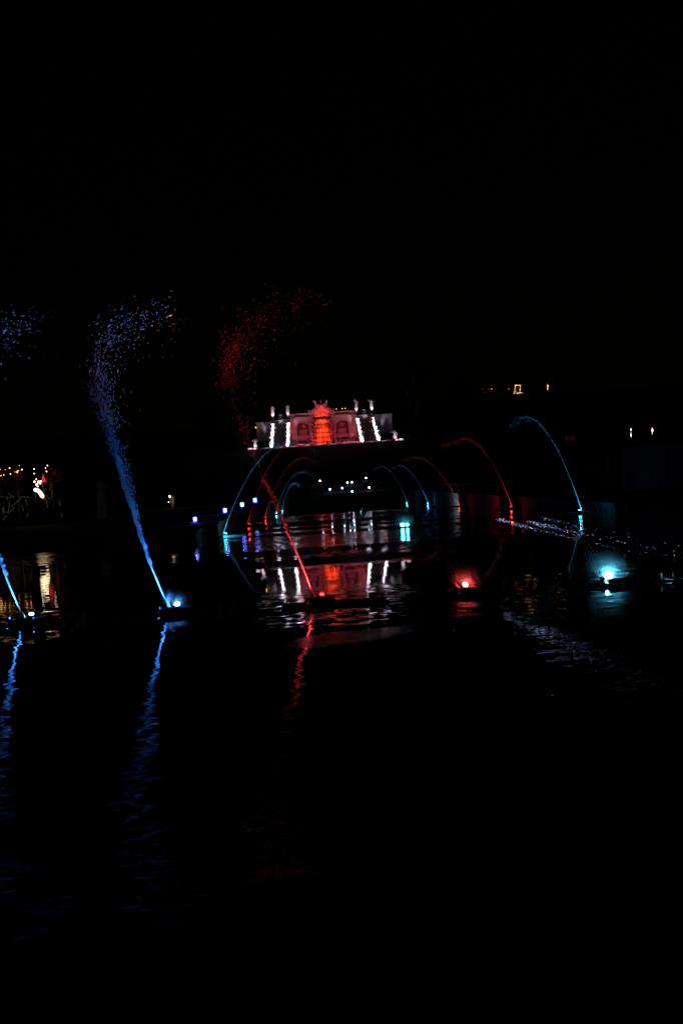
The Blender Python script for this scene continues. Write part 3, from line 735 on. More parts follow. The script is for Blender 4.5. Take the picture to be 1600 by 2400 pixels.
# ------------------------------------------------------------------ water jets
def bez(pts, n):
    # Catmull-Rom through the points
    p = [Vector(q) for q in pts]; p = [p[0] * 2 - p[1]] + p + [p[-1] * 2 - p[-2]]; out = []
    for i in range(1, len(p) - 2):
        for k in range(n):
            t = k / n; a, b_, c, d = p[i - 1:i + 3]
            out.append(.5 * ((2 * b_) + (c - a) * t + (2 * a - 5 * b_ + 4 * c - d) * t * t + (3 * b_ - a - 3 * c + d) * t ** 3))
    out.append(p[-2]); return out
def unit(px, py, Y, label, colr, em, aim, energy, face, lens_r, mr_=.2, pipes=True):
    q = P(px, py, Y)
    t = thing('floating_nozzle', label, 'fountain nozzle', (q.x, Y, 0), 'row of floating fountain nozzles')
    MB().box(-.16, .32, -.16, .16, -.06, .05).build('float', M['black'], t)
    MB().tube([(0, 0, .05), tuple(Vector(aim).normalized() * .10 + Vector((0, 0, .05)))], [.028, .017], 8).build('nozzle', M['steel'], t)
    hx = .10 + lens_r * .6
    lz_ = max(.07, q.z)
    hs = MB().lathe([(lens_r * .8, -.07), (lens_r * 1.15, -.045), (lens_r * 1.2, -.012)], seg=14).build('lamp_housing', M['black'], t)
    fd = Vector(face).normalized(); hs.matrix_local = Matrix.Translation((hx, -.02, lz_ + .035)) @ fd.to_track_quat('Z', 'Y').to_matrix().to_4x4()
    MB().sphere((0, 0, 0), lens_r, 14, 8, 1, 1, .45).build('lens', EM[em], hs, True)
    MB().tube([(hx - .17, -.52, lz_ - .015), (hx + .17, -.52, lz_ - .015)], .05, 10).build('reflection_shield', M['black'], t)  # added bar that blocks the lens reflection on the water
    if pipes:
        for yy in (-.42, -.74):
            MB().tube([(-.5, yy, .03), (.0, yy + .01, .032), (1.12, yy, .03)], .018, 8).build('pipe', M['steel'], t)
        for xx in (-.1, .86, 1.04):
            MB().box(xx - .02, xx + .02, -.80, -.36, .0, .055).box(xx - .03, xx + .03, -.46, -.38, .055, .12).build('bracket', M['steel'], t)
        MB().tube([(.02, -.16, .03), (.02, -.45, .03)], .015, 6).build('feed_pipe', M['steel'], t)
    lamp('jet_light', t, (.01, -.07, .07), 'SPOT', colr, energy, (-.20, .012, 1), 38, .45, .03, .12)
    if energy > 500: lamp('base_light', t, (.02, -.13, .06), 'SPOT', colr, 130 if colr != RED else 190, (-.34, .12, 1), 60, .5, .02)
    if mr_:
        mo = MB().sphere((0, 0, 0), 1, 20, 12).build('lamp_halo', HALO, t); mo.location = (hx, 0, lz_ + .07); mo.scale = [mr_] * 3; mo['kind'] = 'stuff'  # added volume that makes the bloom round the lamp
    return t, q
def big_jet(pts, widths, Y, label, nblob, seed, solid=.22, fade=1.0, rbase=.0105, gap=0.0):
    rr = random.Random(seed)
    c3 = bez([P(x, y, Y) for x, y in pts], 14); k = len(c3)
    wd = []
    for i in range(k):
        u = i / (k - 1) * (len(widths) - 1); a = int(min(u, len(widths) - 2)); wd.append(widths[a] * (1 - (u - a)) + widths[a + 1] * (u - a))
    t = thing('water_jet', label, 'water jet', c3[0], 'dancing jets of the nozzle row')
    o = Vector(c3[0])
    ns = int(k * solid)
    b = MB(); fine = []
    for i in range(ns * 4):
        u = i / 4; a = int(u); fine.append(c3[a].lerp(c3[min(a + 1, k - 1)], u - a))
    rad = [rbase * (1 + 1.0 * i / len(fine)) * (1 + (i / len(fine)) ** .7 * .55 * mnoise.noise(Vector((i * .33, seed, 0)))) * min(1, 1.9 * (1 - i / len(fine)) + .15) for i in range(len(fine))]
    MB().tube([tuple(p - o) for p in fine], rad, 8).build('stream', M['foam'], t, True)
    b = MB()
    for i in range(nblob):
        u = rr.random() ** 1.25
        u = solid * .6 + u * (1 - solid * .6)
        x = u * (k - 1); a = int(min(x, k - 2)); p = c3[a].lerp(c3[a + 1], x - a); d = (c3[a + 1] - c3[a]).normalized()
        sg = wd[a] * Y / F
        gl = mnoise.noise(Vector((u * 38, seed, 1))) * .6
        off = Vector((rr.gauss(0, .42), rr.gauss(0, .42), rr.gauss(0, .35)))
        side = abs(rr.gauss(0, .5)) if rr.random() < .3 else 0
        p = p + off * sg + Vector((side * sg * 2.2, 0, -side * sg * .6)) + Vector((gl * sg * .6, 0, 0))
        if .24 < u < .46 and rr.random() < gap: continue
        if u > .4 and rr.random() < (u - .4) * 1.75 * fade: continue
        r = rr.uniform(.0016, .0048) * (1.15 if u > .45 else 1) * (2.0 if rr.random() < .06 else 1)
        b.blob(p - o, r, d + Vector((rr.gauss(0, .25), 0, rr.gauss(0, .25))), rr.uniform(2, 6.5) if u < .6 else rr.uniform(1.2, 3.5))
    tag(b.build('droplets', M['foam'], t), kind='stuff')
    return t
YR = 13.42
blue_pts = [(398, 1430), (370, 1365), (340, 1290), (316, 1215), (291, 1130), (264, 1040), (241, 960), (227, 885), (243, 815), (293, 760), (355, 732), (430, 735), (500, 800)]
wid = [1, 2, 3, 5, 9, 14, 21, 29, 42, 52, 60, 66, 72]
red_pts = [(737, 1403), (702, 1312), (664, 1225), (613, 1112), (573, 1020), (546, 940), (533, 870), (548, 808), (596, 755), (655, 715), (725, 692), (795, 690), (850, 745)]
rwid = [1, 2, 3, 5, 9, 18, 34, 44, 54, 62, 68, 72, 76]
left_pts = [(x - 340, y + 25) for x, y in blue_pts]
big_jet(left_pts, wid, YR, 'blue lit water jet spreading to droplets, last of the row beside the warm reflection', 5200, 3)
big_jet(blue_pts, wid, YR, 'tall blue lit water jet bending into falling droplets', 5600, 4)
big_jet(red_pts, rwid, YR, 'tall red lit water jet arching over in front of the cascade', 4600, 5, .20, gap=.85)
AIM = (-.36, 0, 1)
unit(58, 1457, YR, 'floating nozzle with blue lamp at the end of the row by the warm reflection', BLUE, 'blue', AIM, 1050, (.1, -.25, 1), .036, 0)
unit(398, 1432, YR, 'floating nozzle with blue lamp next to the red lamp nozzle', BLUE, 'blue', AIM, 1050, (.1, -.45, 1), .042, .3)
unit(737, 1405, YR, 'floating nozzle with red lamp and two steel pipes before the cascade reflection', RED, 'red', AIM, 560, (.1, -.3, 1), .036, .12)
unit(1072, 1384, YR, 'floating nozzle with red lamp and no tall jet next to the cyan one', RED, 'red_hot', AIM, 6, (.1, -.75, 1), .038, .42)
unit(1404, 1362, YR, 'floating nozzle with dazzling cyan lamp under the strings of tiny lights', CYAN, 'cyan_hot', AIM, 10, (.05, -2.2, 1), .066, .6)
# short spray over the two nozzles without a tall jet
for (x, y, lab, sd, nn, em) in ((1082, 1378, 'faint red spray above a red lamp', 31, 160, 1), (1412, 1350, 'fine blue spray leaning up from the cyan lamp', 32, 520, 2)):
    rr = random.Random(sd); o = P(x, y, YR - .05); b = MB(); t = thing('water_spray', lab, 'spray', o, 'low sprays')
    for i in range(nn):
        u = abs(rr.gauss(0, .5)) * (1 if em == 2 else .8); a = -.42 * u ** .85
        p = Vector((a * .85 + rr.gauss(0, .05 + .07 * u), rr.gauss(0, .06), u * .72 + .05))
        b.blob(p, rr.uniform(.0015, .0042), (-.4 + rr.gauss(0, .3), 0, 1), rr.uniform(1, 3.5))
    tag(b.build('droplets', M['foam'], t), kind='stuff')

# canal jets
YP = [43.8, 61.5, 83.0, 109.0, 128.0]
names = ['the canal mouth', 'the second pair', 'the middle pair', 'the fourth pair', 'the canal head']
def arc(base, apex, Y, colr, em, side, i, energy, label, r=.035, tail=.45, vis=1.0):
    rr = random.Random(i * 3 + (side > 0)); a, c = P(*base, Y), P(*apex, Y)
    a.z = max(a.z, .12)
    hw = c.x - a.x; hgt = c.z - a.z
    f = lambda u: Vector((a.x + hw * u, Y, c.z - hgt * (1 - u) ** 2))     # u: 0 nozzle, 1 apex
    n = 70
    t = thing('arc_jet', label, 'water jet', a, 'arching jets along the canal')
    pts = [f(.42 * k / n) - a for k in range(n + 1)]
    rad = [r * (1 + .5 * (k / n) * mnoise.noise(Vector((k * .5, i, side)))) * (1 - .45 * k / n) for k in range(n + 1)]
    MB().tube([tuple(p) for p in pts], rad, 6).build('stream', M['foam'], t, True)
    b = MB()
    for k in range(150):
        u = .36 + .72 * rr.random(); s = .006 + .03 * max(0, u - .5)
        b.blob(f(u) - a + Vector((rr.gauss(0, s), 0, rr.gauss(0, s))), r * rr.uniform(.35, .75), f(u + .01) - f(u), rr.uniform(1.5, 5))
    for k in range(260):
        u = .30 + (1.0 + tail - .30) * rr.random(); p = f(u) - a
        d = f(u + .01) - f(u); s = .03 + .13 * max(0, u - .4)
        b.blob(p + Vector((rr.gauss(0, s), rr.gauss(0, s), rr.gauss(0, s) - .12 * max(0, u - .7) * rr.random())), rr.uniform(.008, .022) * (r / .035), d, rr.uniform(1, 2.2))
    tag(b.build('droplets', M['foam'], t), kind='stuff')
    u_ = thing('canal_nozzle', label.replace('water arc', 'nozzle stand').replace('rising from', 'at'), 'fountain nozzle', (a.x, Y, 0), 'nozzle stands along the canal walls')
    MB().box(*sorted((-side * 1.15, side * .3)), -.35, .35, -.3, .06).build('slab', M['paving'], u_)
    dr = (f(.03) - f(0)).normalized()
    MB().tube([(0, 0, .05), tuple(dr * .1 + Vector((0, 0, .06)))], [.06, .03], 8).build('nozzle', M['steel'], u_)
    MB().lathe([(.06, 0), (.1, .03), (.1, .09)], (side * -.16, -.1, .062), 10).build('lamp_housing', M['black'], u_)
    MB().sphere((side * -.16, -.1, .153), .045, 10, 6, 1, 1, .5).build('lens', EM[em], u_, True)
    lamp('jet_light', u_, (side * -.10, -.12, .19), 'SPOT', colr, energy, dr, 75, .8, .04, 3.0)
    lamp('spill_light', u_, (side * -.10, -.1, .22), 'POINT', colr, energy * .0022, None, radius=.04)
    if i == 0 and side < 0: lamp('slab_light', u_, (-.12, -.62, .05), 'SPOT', colr, 60, (1, .38, -.04), 80, .6, .03)
    # pier on the wall behind the nozzle
    xw = CX0 if side < 0 else CX1
    pz = bank_z(Y) + .12
    MB().box(*sorted((xw - side * .12, xw + side * .5)), .9, 1.5, -.3, pz).build('pier', M['wall'], u_).location = (-a.x, 0, 0)
    return t
LA = [((523, 1257), (678, 1036), CYAN, 'cyan', 900), ((580, 1234), (695, 1038), RED, 'red', 420), ((620, 1217), (712, 1073), RED, 'red', 700), ((645.7, 1207), (707, 1106), CYAN, 'cyan', 900), ((660, 1201), (690, 1133), CYAN, 'cyan', 1100)]
RA = [((1363, 1203), (1228, 977), CYAN, 'cyan', 1100), ((1200, 1192), (1085, 1028), RED, 'red', 1000), ((1077, 1187), (970, 1072), RED, 'red', 900), ((1004, 1183), (933, 1091), BLUE, 'cyan', 1100), ((955, 1181), (892, 1093), CYAN, 'cyan', 500)]
for i in range(5):
    for side, arr, wall_ in ((-1, LA, 'wall with the blue square lamps'), (1, RA, 'wall opposite the blue square lamps')):
        bs, ap, c, em, en = arr[i]
        cn = 'red' if em == 'red' else 'blue'
        arc(bs, ap, YP[i], c, em, side, i, en, f'{cn} water arc of {names[i]} rising from the {wall_}', r=.025 + .0045 * i, tail=.8 if (i == 0 and side < 0) else .4)

# ------------------------------------------------------------------ lamps floating in the canal
for (px, py, Y, lab, k) in ((947, 1229, 40.5, 'floating platform with two dazzling cyan lamps in mid canal', 1.0), (848, 1199, 88.0, 'small far floating platform with two cyan lamps', .9)):
    q = P(px, py, Y)
    t = thing('lamp_float', lab, 'floating lamp', (q.x, Y, 0), 'twin lamp floats')
    MB().box(-.45, .55, -.3, .3, -.1, .05).build('float', M['black'], t)
    MB().tube([(-.75, -.36, .04), (.7, -.36, .04)], .022, 6).build('pipe', M['steel'], t); MB().tube([(-.75, .36, .04), (.7, .36, .04)], .022, 6).build('pipe', M['steel'], t)
    for dx, r in ((-.11, .075), (.12, .06)):
        hs = MB().lathe([(r * .8, 0), (r * 1.2, .05), (r * 1.25, .16)], seg=12).build('lamp_housing', M['black'], t)
        hs.location = (dx * k, -.05, q.z - .10); hs.rotation_euler = (R_(60), 0, 0)
        MB().sphere((0, 0, .16), r * k, 12, 8, 1, 1, .6).build('lens', EM['cyan'], hs, True)
        MB().box(dx - .03, dx + .03, .0, .08, .053, q.z - .04).build('post', M['black'], t)
    mo = MB().sphere((0, 0, 0), 1, 20, 12).build('lamp_halo', HALO, t); mo.scale = (.95, .95, .95); mo.location = (0, 0, q.z); mo['kind'] = 'stuff'  # added volume imitating bloom round the twin lamps

# ------------------------------------------------------------------ blue square lamps along the left bank
rail = []
for i, (x, y) in enumerate(((458, 1222), (528, 1200), (568, 1186), (598, 1175))):
    q = B(x, y + 4); rail.append(q)
    t = thing('square_lamp', ['blue square lamp nearest the canal mouth on the lawn', 'second blue square lamp from the canal mouth', 'third blue square lamp from the canal mouth', 'blue square lamp nearest the canal head'][i], 'lamp', (q.x, q.y, bank_z(q.y)), 'blue square lamps on the bank')
    k = q.y / 56.0 * .13; z = .12 + k
    MB().box(-k * 1.1, k * 1.1, -.02, .2, z - k * 1.2, z + k * 1.2).build('housing', M['black'], t)
    MB().box(-k * .8, k * .8, -.05, -.023, z - k, z + k).build('lens', EM['led'], t)
    MB().box(-k * .5, k * .5, .05, .12, -.05, z - k * 1.205).build('stand', M['black'], t)
    lamp('lamp_light', t, (0, -.25, z), 'POINT', (.08, .08, 1), 16.0 * (1 + i * .5), None, radius=.05)
pts = [Vector((rail[0].x - 4.2, 47.5, bank_z(47.5))), Vector((rail[0].x - 1.2, 50, bank_z(50)))] + rail
t = thing('bank_kerb', 'low pale kerb running under the blue square lamps', 'kerb')
for i, (a, c) in enumerate(zip(pts, pts[1:])):
    n = 6
    for k in range(n):
        p, q = a.lerp(c, (k + .02) / n), a.lerp(c, (k + .98) / n)
        MB().hexa([(p.x - .12, p.y, bank_z(p.y) - .1), (p.x + .12, p.y, bank_z(p.y) - .1), (q.x + .12, q.y, bank_z(q.y) - .1), (q.x - .12, q.y, bank_z(q.y) - .1),
                   (p.x - .12, p.y, bank_z(p.y) + .07), (p.x + .12, p.y, bank_z(p.y) + .07), (q.x + .12, q.y, bank_z(q.y) + .07), (q.x - .12, q.y, bank_z(q.y) + .07)]).build('kerb_stone', M['marble'], t)
cab = bez([p + Vector((.45, -.4, .12 + .05 * math.sin(i * 2))) for i, p in enumerate(pts)], 8)
tag(MB().tube([tuple(p) for p in cab], .03, 6).build('lamp_cable', M['cable']), 'dark cable lying along the blue square lamps', 'cable')

# show lamps (moving heads) on the walls
for i, (x, y, lab) in enumerate(((584, 1193, 'dark stage lamp on the wall coping by the second red arc'), (623, 1178, 'dark stage lamp with pale rim on the wall before the middle red arc'), (643, 1168, 'small stage lamp on the wall by the far blue arcs'), (1047, 1153, 'stage lamp on the stained wall behind a red arc'), (1143, 1158, 'stage lamp with pale base on the wall between two red arcs'))):
    side = -1 if x < 743 else 1; xw = (CX0 - .3) if side < 0 else (CX1 + .3)
    Y = min(range(440, 1340), key=lambda d: abs(P(x, y, d / 10).x - xw)) / 10
    t = thing('stage_lamp', lab, 'stage lamp', (xw, Y, bank_z(Y) + .055), 'stage lamps on the canal walls')
    MB().box(-.24, .24, -.2, .2, 0, .14).build('base', M['board'], t)
    for s in (-1, 1): MB().box(s * .2 - .03, s * .2 + .03, -.07, .07, .143, .55).build('yoke_arm', M['black'], t)
    hd = MB().lathe([(.12, -.2), (.16, -.12), (.165, .18), (.14, .2)], seg=12).build('head', M['black'], t); hd.location = (0, 0, .5); hd.rotation_euler = (R_(115), 0, 0)
    MB().lathe([(.14, .203), (.09, .24)], seg=12).build('lens', M['steel'], hd, True)
# small uplights floating at the wall foot
for (x, y, c, en, lab) in ((1018, 1181, (.45, .7, 1), 120, 'small float lamp washing the stained wall pale blue'), (606, 1216, (.5, .75, .7), 26, 'small float lamp dimly washing the wall between red arcs'), (1097, 1185, RED, 30, 'small float lamp washing the wall red behind a red arc')):
    side = -1 if x < 743 else 1; xw = (CX0 + 2.4) if side < 0 else (CX1 - 2.4)
    Y = min(range(440, 1330), key=lambda d: abs(P(x, y, d / 10).x - xw)) / 10
    t = thing('wall_uplight', lab, 'lamp', (xw, Y, 0), 'float lamps at the wall foot')
    MB().box(-.2, .2, -.25, .25, -.1, .05).build('float', M['black'], t); MB().lathe([(.05, 0), (.09, .05), (.09, .1)], (0, 0, .053), 10).build('lamp_housing', M['black'], t)
    lamp('wash_light', t, (0, -.4, .28), 'SPOT', c, en, (side, .5, .12), 120, 1, .05)
# hand rail on the right wall
t = thing('hand_rail', 'thin metal hand rail above the stained wall', 'railing')
for k in range(9):
    y = 72 + k * 4; MB().tube([(CX1 + .35, y, bank_z(y) + .05), (CX1 + .35, y, bank_z(y) + .95)], .025, 6).build('post', M['steel'], t)
MB().tube([(CX1 + .35, 72, bank_z(72) + .95), (CX1 + .35, 104, bank_z(104) + .95)], .028, 6).build('rail', M['steel'], t)

# ------------------------------------------------------------------ strings of tiny lights over the near water
def string(A, Bp, sag, n, label, seed, th=1.0):
    A, Bp = Vector(A), Vector(Bp); rr = random.Random(seed)
    t = thing('light_string', label, 'light string', A, 'strings of tiny lights over the water')
    f = lambda u: A.lerp(Bp, u) + Vector((0, 0, -sag * 4 * u * (1 - u)))
    MB().tube([tuple(f(k / 30) - A) for k in range(31)], .0035, 5).build('wire', M['cable'], t)
    b = MB()
    for k in range(n):
        u = min(.999, abs(rr.gauss(.14, .2)) if rr.random() < .72 else rr.random())
        p = f(u) - A
        b.blob(p + Vector((rr.gauss(0, .022), rr.gauss(0, .03), rr.gauss(0, .016))), rr.uniform(.0018, .0042) * th * (1 - .5 * u), None, 1.2)
    tag(b.build('bulbs', TINY, t), kind='stuff')
    for q in (A, Bp): MB().tube([tuple(Vector((q.x, q.y, -.2)) - A), tuple(q - A + Vector((0, 0, .03)))], .012, 6).build('stake', M['black'], t)
TINY = multiglow('tiny_coloured_bulbs', [(.2, .28, 1), (.6, .7, 1), (1, .85, .5), (.25, .5, 1), (.3, .35, 1), (.35, .35, 1), (.9, .95, 1)], 7.0, 1)
string(P(1166, 1217, 16.9), P(1640, 1321, 8.3), .03, 330, 'lowest string of tiny coloured lights over the water', 1)
string(P(1238, 1222, 15.2), P(1640, 1306, 8.3), .02, 300, 'middle string of tiny coloured lights over the water', 2)
string(P(1268, 1213, 15.4), P(1640, 1288, 8.6), .02, 110, 'faintest and highest string of tiny lights over the water', 3, .85)

# ------------------------------------------------------------------ left garden: warm lit figures
YG = 70.0
def g(x, y, Y=YG): return P(x, y, Y)
gz = bank_z(YG)
o = g(88, 1155); base = Vector((o.x, YG, gz))
t = thing('glowing_crescent', 'dazzling warm white curved light tube figure on the lawn', 'light figure', base)
arcp = [g(80 + 22 * u, 1148 + 14 * u + 5 * u * u - 5 * math.sin(u * math.pi) * 1.0) - base for u in [i / 10 for i in range(11)]]
MB().tube([tuple(p) for p in arcp], [.05] + [.15] * 9 + [.06], 8).build('tube', EM['tube'], t, True)
for p in (arcp[1], arcp[9]): MB().tube([(p.x, .1, -.05), (p.x, .1, p.z)], .03, 6).build('stand', M['black'], t)
lamp('figure_light', t, tuple(arcp[5] + Vector((0, -.5, .1))), 'POINT', (1, .82, .5), .8, None, radius=.15)
t = thing('bulb_cluster', 'cluster of warm round bulbs above the glowing tube figure', 'bulb cluster', base + Vector((.3, .4, 0)))
bb = base + Vector((.3, .4, 0))
MB().tube([(0, .2, -.05), (0, .2, 4.4)], .04, 6).build('pole', M['black'], t)
for (x, y, r) in ((81.5, 1129, .10), (91, 1129.5, .13), (95, 1133, .09), (87, 1136, .12), (85.5, 1123, .06), (81, 1110, .05), (80.5, 1099, .05), (96, 1128, .09), (89, 1140, .07)):
    p = g(x, y, YG + .4) - bb
    MB().sphere(tuple(p), r * .7, 10, 6).build('bulb', EM['warm'], t, True); MB().tube([(0, .2, p.z), tuple(p)], .012, 5).build('arm', M['black'], t)
c0, c1 = g(103, 1130), g(104, 1112)
t = thing('red_cone', 'small slim glowing red cone beside the bulb cluster', 'light figure', (c0.x, YG, gz))
MB().lathe([(.20, 0), (.02, c1.z - c0.z)], (0, 0, c0.z - gz), 10).build('cone', EM['redglow'], t); MB().tube([(0, 0, -.05), (0, 0, c0.z - gz)], .03, 6).build('pole', M['black'], t)
rr = random.Random(3)
for i, (x, y0, y1, lab, nb) in enumerate(((42, 1168, 1092, 'red lit bush with wire lights between the frame edge bush and the bulbs', 3), (4, 1166, 1098, 'amber and red lit bush farthest from the glowing tube', 4), (125, 1166, 1090, 'dim bush with one small lamp on top beside the red cone', 1))):
    a = g(x, y0); top = g(x, y1).z
    t = thing('lit_bush', lab, 'bush', (a.x, YG, gz), 'decorated bushes on the lawn')
    hh = top - gz
    MB().tube([(0, 0, -.1), (.05, 0, hh * .5), (0, 0, hh * .9)], [.1, .07, .03], 6).build('trunk', M['bark'], t)
    cr = leaf_cloud(140, .8, .6, hh * .3, .09, 20 + i).build('crown', M['red_lit_leaf'], t); cr.location = (0, 0, hh * .78)  # crown coloured as if lit red
    b = MB()
    for k in range(12 if i < 2 else 6):
        p = Vector((rr.uniform(-.8, .8), rr.uniform(-.4, .1), rr.uniform(.15, .55) * hh)); d = Vector((rr.gauss(0, .2), 0, rr.gauss(0, .25)))
        b.tube([tuple(p - d), tuple(p + d)], .018, 5)
    tag(b.build('wire_lights', EM['dim'], t), kind='stuff')
    b = MB()
    for k in range(nb * 3): b.blob((rr.uniform(-.7, .7), -.5, hh * rr.uniform(.86, 1.0)), rr.uniform(.02, .05))
    tag(b.build('bulbs', EM['amber' if i != 2 else 'warm'], t), kind='stuff')
    lamp('bush_light', t, (0, -1.3, hh * .62), 'SPOT', (1, .12, .05), 1.2, (0, 1, .25), 90, .7)
for (x, y) in ((50, 1100), (44, 1096)):
    pass

# person with a small lamp on the left bank
q = B(406, 1191)
t = thing('person', 'person in a pale coat standing on the lawn beside a small lit lamp', 'person', (q.x, q.y, bank_z(q.y)), rz=.4)
body = figure('body', [(-.29, -.02, 1.16), (-.32, -.14, .93)], [(.31, -.05, 1.17), (.22, -.26, 1.2)], M['coat'], False)
link('body', body, t)
s = MB().lathe([(.30, .55), (.26, .8), (.21, 1.05), (.22, 1.3), (.18, 1.46), (.08, 1.52)], (0, 0, 0), 14, 1, .75).build('coat', M['coat'], t, True)
MB().sphere((0, -.03, 1.74), .115, 10, 8, .95, 1.05, 1).build('hair', M['bark'], t, True)
q2 = B(398, 1192)
t = thing('path_lamp', 'small warm lamp post beside the person in the pale coat', 'lamp', (q2.x, q2.y + .3, bank_z(q2.y)))
MB().tube([(0, 0, -.1), (0, 0, 1.45)], .03, 6).build('post', M['black'], t)
MB().sphere((.05, -.03, 1.58), .11, 10, 8, 1, 1, 1.3).build('lens', EM['warm'], t, True)
MB().sphere((-.12, -.08, .85), .05, 8, 6).build('lower_bulb', EM['warm'], t, True)
lamp('lamp_light', t, (.1, -.4, 1.2), 'POINT', (1, .78, .45), 9, None, radius=.08)
b = MB(); pa, pb = B(362, 1196), B(436, 1193)
b.hexa([(pa.x, pa.y - .6, bank_z(pa.y) + .02), (pb.x, pb.y - .6, bank_z(pb.y) + .02), (pb.x, pb.y + .2, bank_z(pb.y) + .02), (pa.x, pa.y + .2, bank_z(pa.y) + .02),
        (pa.x, pa.y - .6, bank_z(pa.y) + .1), (pb.x, pb.y - .6, bank_z(pb.y) + .1), (pb.x, pb.y + .2, bank_z(pb.y) + .1), (pa.x, pa.y + .2, bank_z(pa.y) + .1)])
tag(b.build('garden_path', M['paving']), 'strip of lit stone path by the person', kind='structure')

# garden statues on the banks
for (x, yb, yt, pose, lab, c) in ((242, 1215, 1118, 'fold', 'dim garden statue on a tall pedestal on the dark lawn beside the tall blue jet', (.25, .45, 1)), (1427, 1141, 1062, 'wave', 'dim bluish garden statue on a pedestal near the pale boarded hut', (.15, .5, 1))):
    q = B(x, yb); top = P(x, yt, q.y).z; z0 = bank_z(q.y); hh = top - z0
    t = thing('garden_statue', lab, 'statue', (q.x, q.y, z0), 'dim statues on the lawns')
    MB().box(-.42, .42, -.42, .42, -.1, .95).build('pedestal', M['stone'], t); MB().box(-.5, .5, -.5, .5, .953, 1.1).build('cap', M['stone'], t)
    s = (hh - 1.1) / 1.84; link('figure', FIG[pose], t, (0, 0, 1.103), 0, (s, s, s))
    MB().box(-.12, .12, -2.7, -2.5, -.05, .2).build('flood_lamp', M['black'], t)
    lamp('statue_light', t, (0, -2.4, .3), 'SPOT', c, .07, (0, 2.4, 1.2), 80, .7)

# pale hut on the right
q0, q1 = P(1490, 1102, 62.0), P(1625, 1090, 62.0); zt1 = P(1550, 1040, 62).z; zb1 = bank_z(62)
t = thing('boarded_hut', 'dim pale hut of upright boards on the dark lawn', 'hut', (q0.x, 62, zb1)); wd = q1.x - q0.x; n = 14
for i in range(n): MB().box(wd * i / n + .015, wd * (i + 1) / n - .015, 0, .05 + .02 * (i % 2), .0, zt1 - zb1).build('board', M['board'], t)
MB().box(.05, wd - .05, .08, 3, 0, zt1 - zb1 - .1).build('wall', M['board'], t)
MB().hexa([(-.2, -.3, zt1 - zb1 + .02), (wd + .2, -.3, zt1 - zb1 + .02), (wd + .2, 3.3, zt1 - zb1 + .25), (-.2, 3.3, zt1 - zb1 + .25), (-.2, -.3, zt1 - zb1 + .1), (wd + .2, -.3, zt1 - zb1 + .1), (wd + .2, 3.3, zt1 - zb1 + .33), (-.2, 3.3, zt1 - zb1 + .33)]).build('roof', M['roof'], t)
lamp('hut_light', t, (-1.0, -4.5, 1.2), 'SPOT', (.25, .3, 1), 4.0, (.5, 1, .0), 80, .8)
# two poles of white lamps
for (x, ys_, lab) in ((1477, ((1007, .10), (1015, .05), (1020, .10), (1023, .05)), 'slender pole with white lamps in two groups'), (1527, ((1004, .06), (1009, .14), (1013, .05), (1017, .05)), 'slender pole with a run of white lamps, nearer the red leaved tree')):
    Y = 150.0; z0 = terrain(P(x, 1010, Y).x, Y); p0 = P(x, 1013, Y)
    t = thing('lamp_pole', lab, 'lamp pole', (p0.x, Y, z0), 'poles of white lamps')
    MB().tube([(0, 0, -.3), (0, 0, P(x, 1000, Y).z - z0)], .05, 6).build('pole', M['black'], t)
    for (y, r) in ys_:
        p = P(x, y, Y) - Vector((p0.x, Y, z0)); MB().sphere((p.x, -.12, p.z), r, 8, 6, .8, .8, 1.7 if r > .08 else 1).build('lamp', EM['warm'], t, True)
# far houses with dim amber windows
for (x, y, wpx, hpx, lab) in ((1335, 1028, 24, 11, 'dark house with two dim amber windows behind the blue arc'), (1043, 1042, 20, 9, 'dark low house with dim amber windows beside the terrace')):
    Y = 190.0; c = P(x, y, Y); z0 = terrain(c.x, Y); k = Y / F
    t = thing('dark_house', lab, 'house', (c.x, Y, z0), 'dark houses on the slope'); zw = c.z - z0
    hb = max(zw + 2.0, 3.0)
    MB().box(-3.2, 3.2, .05, 6, -1, hb).build('wall', M['roof'], t)
    MB().hexa([(-3.6, -.4, hb + .005), (3.6, -.4, hb + .005), (3.6, 6.4, hb + .005), (-3.6, 6.4, hb + .005), (-3.2, 2.7, hb + 2), (3.2, 2.7, hb + 2), (3.2, 3.3, hb + 2), (-3.2, 3.3, hb + 2)]).build('roof', M['roof'], t)
    for s in (-1, 1):
        wn_o = MB().box(s * wpx * k * .27 - wpx * k * .21, s * wpx * k * .27 + wpx * k * .21, -.02, .045, zw - hpx * k / 2, zw + hpx * k / 2).build('window', EM['window'], t)
        MB().box(s * wpx * k * .27 - .04, s * wpx * k * .27 + .04, -.05, -.023, zw - hpx * k / 2, zw + hpx * k / 2).build('mullion', M['roof'], wn_o)

# hilltop light figures
YH = 268.0
def hill_thing(x, yb, name, label, cat):
    p = P(x, yb, YH); return thing(name, label, cat, (p.x, YH, terrain(p.x, YH))), Vector((p.x, YH, terrain(p.x, YH)))
t, o = hill_thing(1212, 921, 'light_arch', 'rectangular golden frame of light bulbs on the hilltop', 'light figure')
b = MB(); rr = random.Random(8)
def hp(x, y): return P(x, y, YH) - o
for k in range(110):
    e = k % 4; u = rr.random()
    x, y = ((1206.5, 902 + 18 * u), (1218, 902 + 18 * u), (1206 + 13 * u, 903), (1203 + 20 * u, 921))[e]
    b.blob(hp(x + rr.gauss(0, .8), y + rr.gauss(0, .6)), .045)
tag(b.build('bulbs', EM['amber'], t), kind='stuff')
for x in (1205, 1219): MB().tube([(hp(x, 920).x, .1, -.5), tuple(hp(x, 902) + Vector((0, .1, 0)))], .06, 6).build('post', M['black'], t)
MB().tube([tuple(hp(1205, 902) + Vector((0, .1, 0))), tuple(hp(1219, 902) + Vector((0, .1, 0)))], .06, 6).build('beam', M['black'], t)
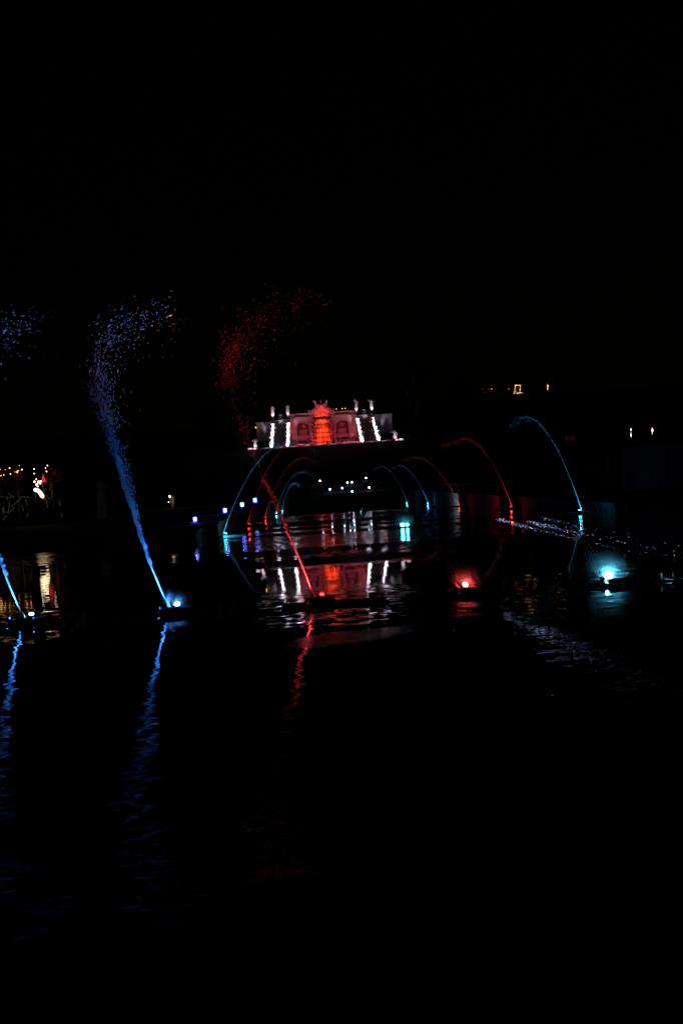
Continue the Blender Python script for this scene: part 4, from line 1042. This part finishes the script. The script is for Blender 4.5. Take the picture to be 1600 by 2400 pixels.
t, o = hill_thing(1140, 920, 'curved_lights', 'pair of small curved white light figures on the hilltop', 'light figure')
b = MB()
for x in (1131, 1144):
    b.tube([tuple(hp(x - 3 + 5 * u, 915 - 5 * math.sin(u * 3))) for u in [i / 6 for i in range(7)]], .035, 5)
b.tube([tuple(hp(1131 + k, 920)) for k in range(0, 12, 3)], .03, 5)
b.build('tubes', EM['dim'], t); MB().tube([(0, .1, -.5), tuple(hp(1140, 914))], .05, 6).build('stand', M['black'], t)
for (x, y, em, r, lab) in ((1151, 911.5, 'redbulb', .17, 'round red lamp beside the small white light figures on the hilltop'), (1191.5, 911.5, 'redbulb', .09, 'small reddish lamp beside the golden frame of bulbs')):
    t, o = hill_thing(x, y, 'red_lamp', lab, 'lamp'); p = hp(x, y)
    MB().tube([(0, .1, -.5), (0, .1, p.z)], .05, 6).build('post', M['black'], t); MB().sphere(tuple(p), r, 10, 8).build('bulb', EM[em], t, True)
t, o = hill_thing(1282.5, 912, 'light_flower', 'small golden flower shaped light figure on a stem', 'light figure')
b = MB()
for k in range(34):
    y = 900.5 + 13 * rr.random(); b.blob(hp(1282.5 + rr.gauss(0, 1.1 if y < 906 else .4), y), .045)
tag(b.build('bulbs', EM['amber'], t), kind='stuff'); MB().tube([(0, .1, -.5), (0, .1, hp(1282, 901).z)], .05, 6).build('stem', M['black'], t)
for i, (x, y, lab) in enumerate(((788, 958.5, 'tiny warm lamp just above the balustrade beside the crest'), (801.5, 957.5, 'tiny warm lamp between two others above the balustrade'), (808.5, 957, 'tiny warm lamp above the balustrade nearest the bent-arm statue'))):
    p = P(x, y, 246.0); z0 = terrain(p.x, 246.0)
    t = thing('garden_lamp', lab, 'lamp', (p.x, 246, min(z0, p.z - .3)), 'tiny lamps behind the balustrade')
    MB().tube([(0, .05, -.3), (0, .05, p.z - min(z0, p.z - .3))], .03, 5).build('post', M['black'], t); MB().sphere((0, -.02, p.z - min(z0, p.z - .3)), .10, 8, 6).build('bulb', EM['amber'], t, True)
for (x, y, Y, lab) in ((599.5, 1002, 224.0, 'small orange lamp at the edge of the grey wing wall'), (918, 1054.5, 200.0, 'small orange lamp below the terrace on the slope')):
    p = P(x, y, Y); z0 = terrain(p.x, Y)
    t = thing('orange_lamp', lab, 'lamp', (p.x, Y, z0))
    MB().tube([(0, .1, -.2), (0, .1, p.z - z0)], .035, 6).build('post', M['black'], t); MB().sphere((0, 0, p.z - z0), .11, 10, 8, 1, 1, 1.5).build('bulb', EM['amber'], t, True)
print('objects', len(bpy.data.objects))
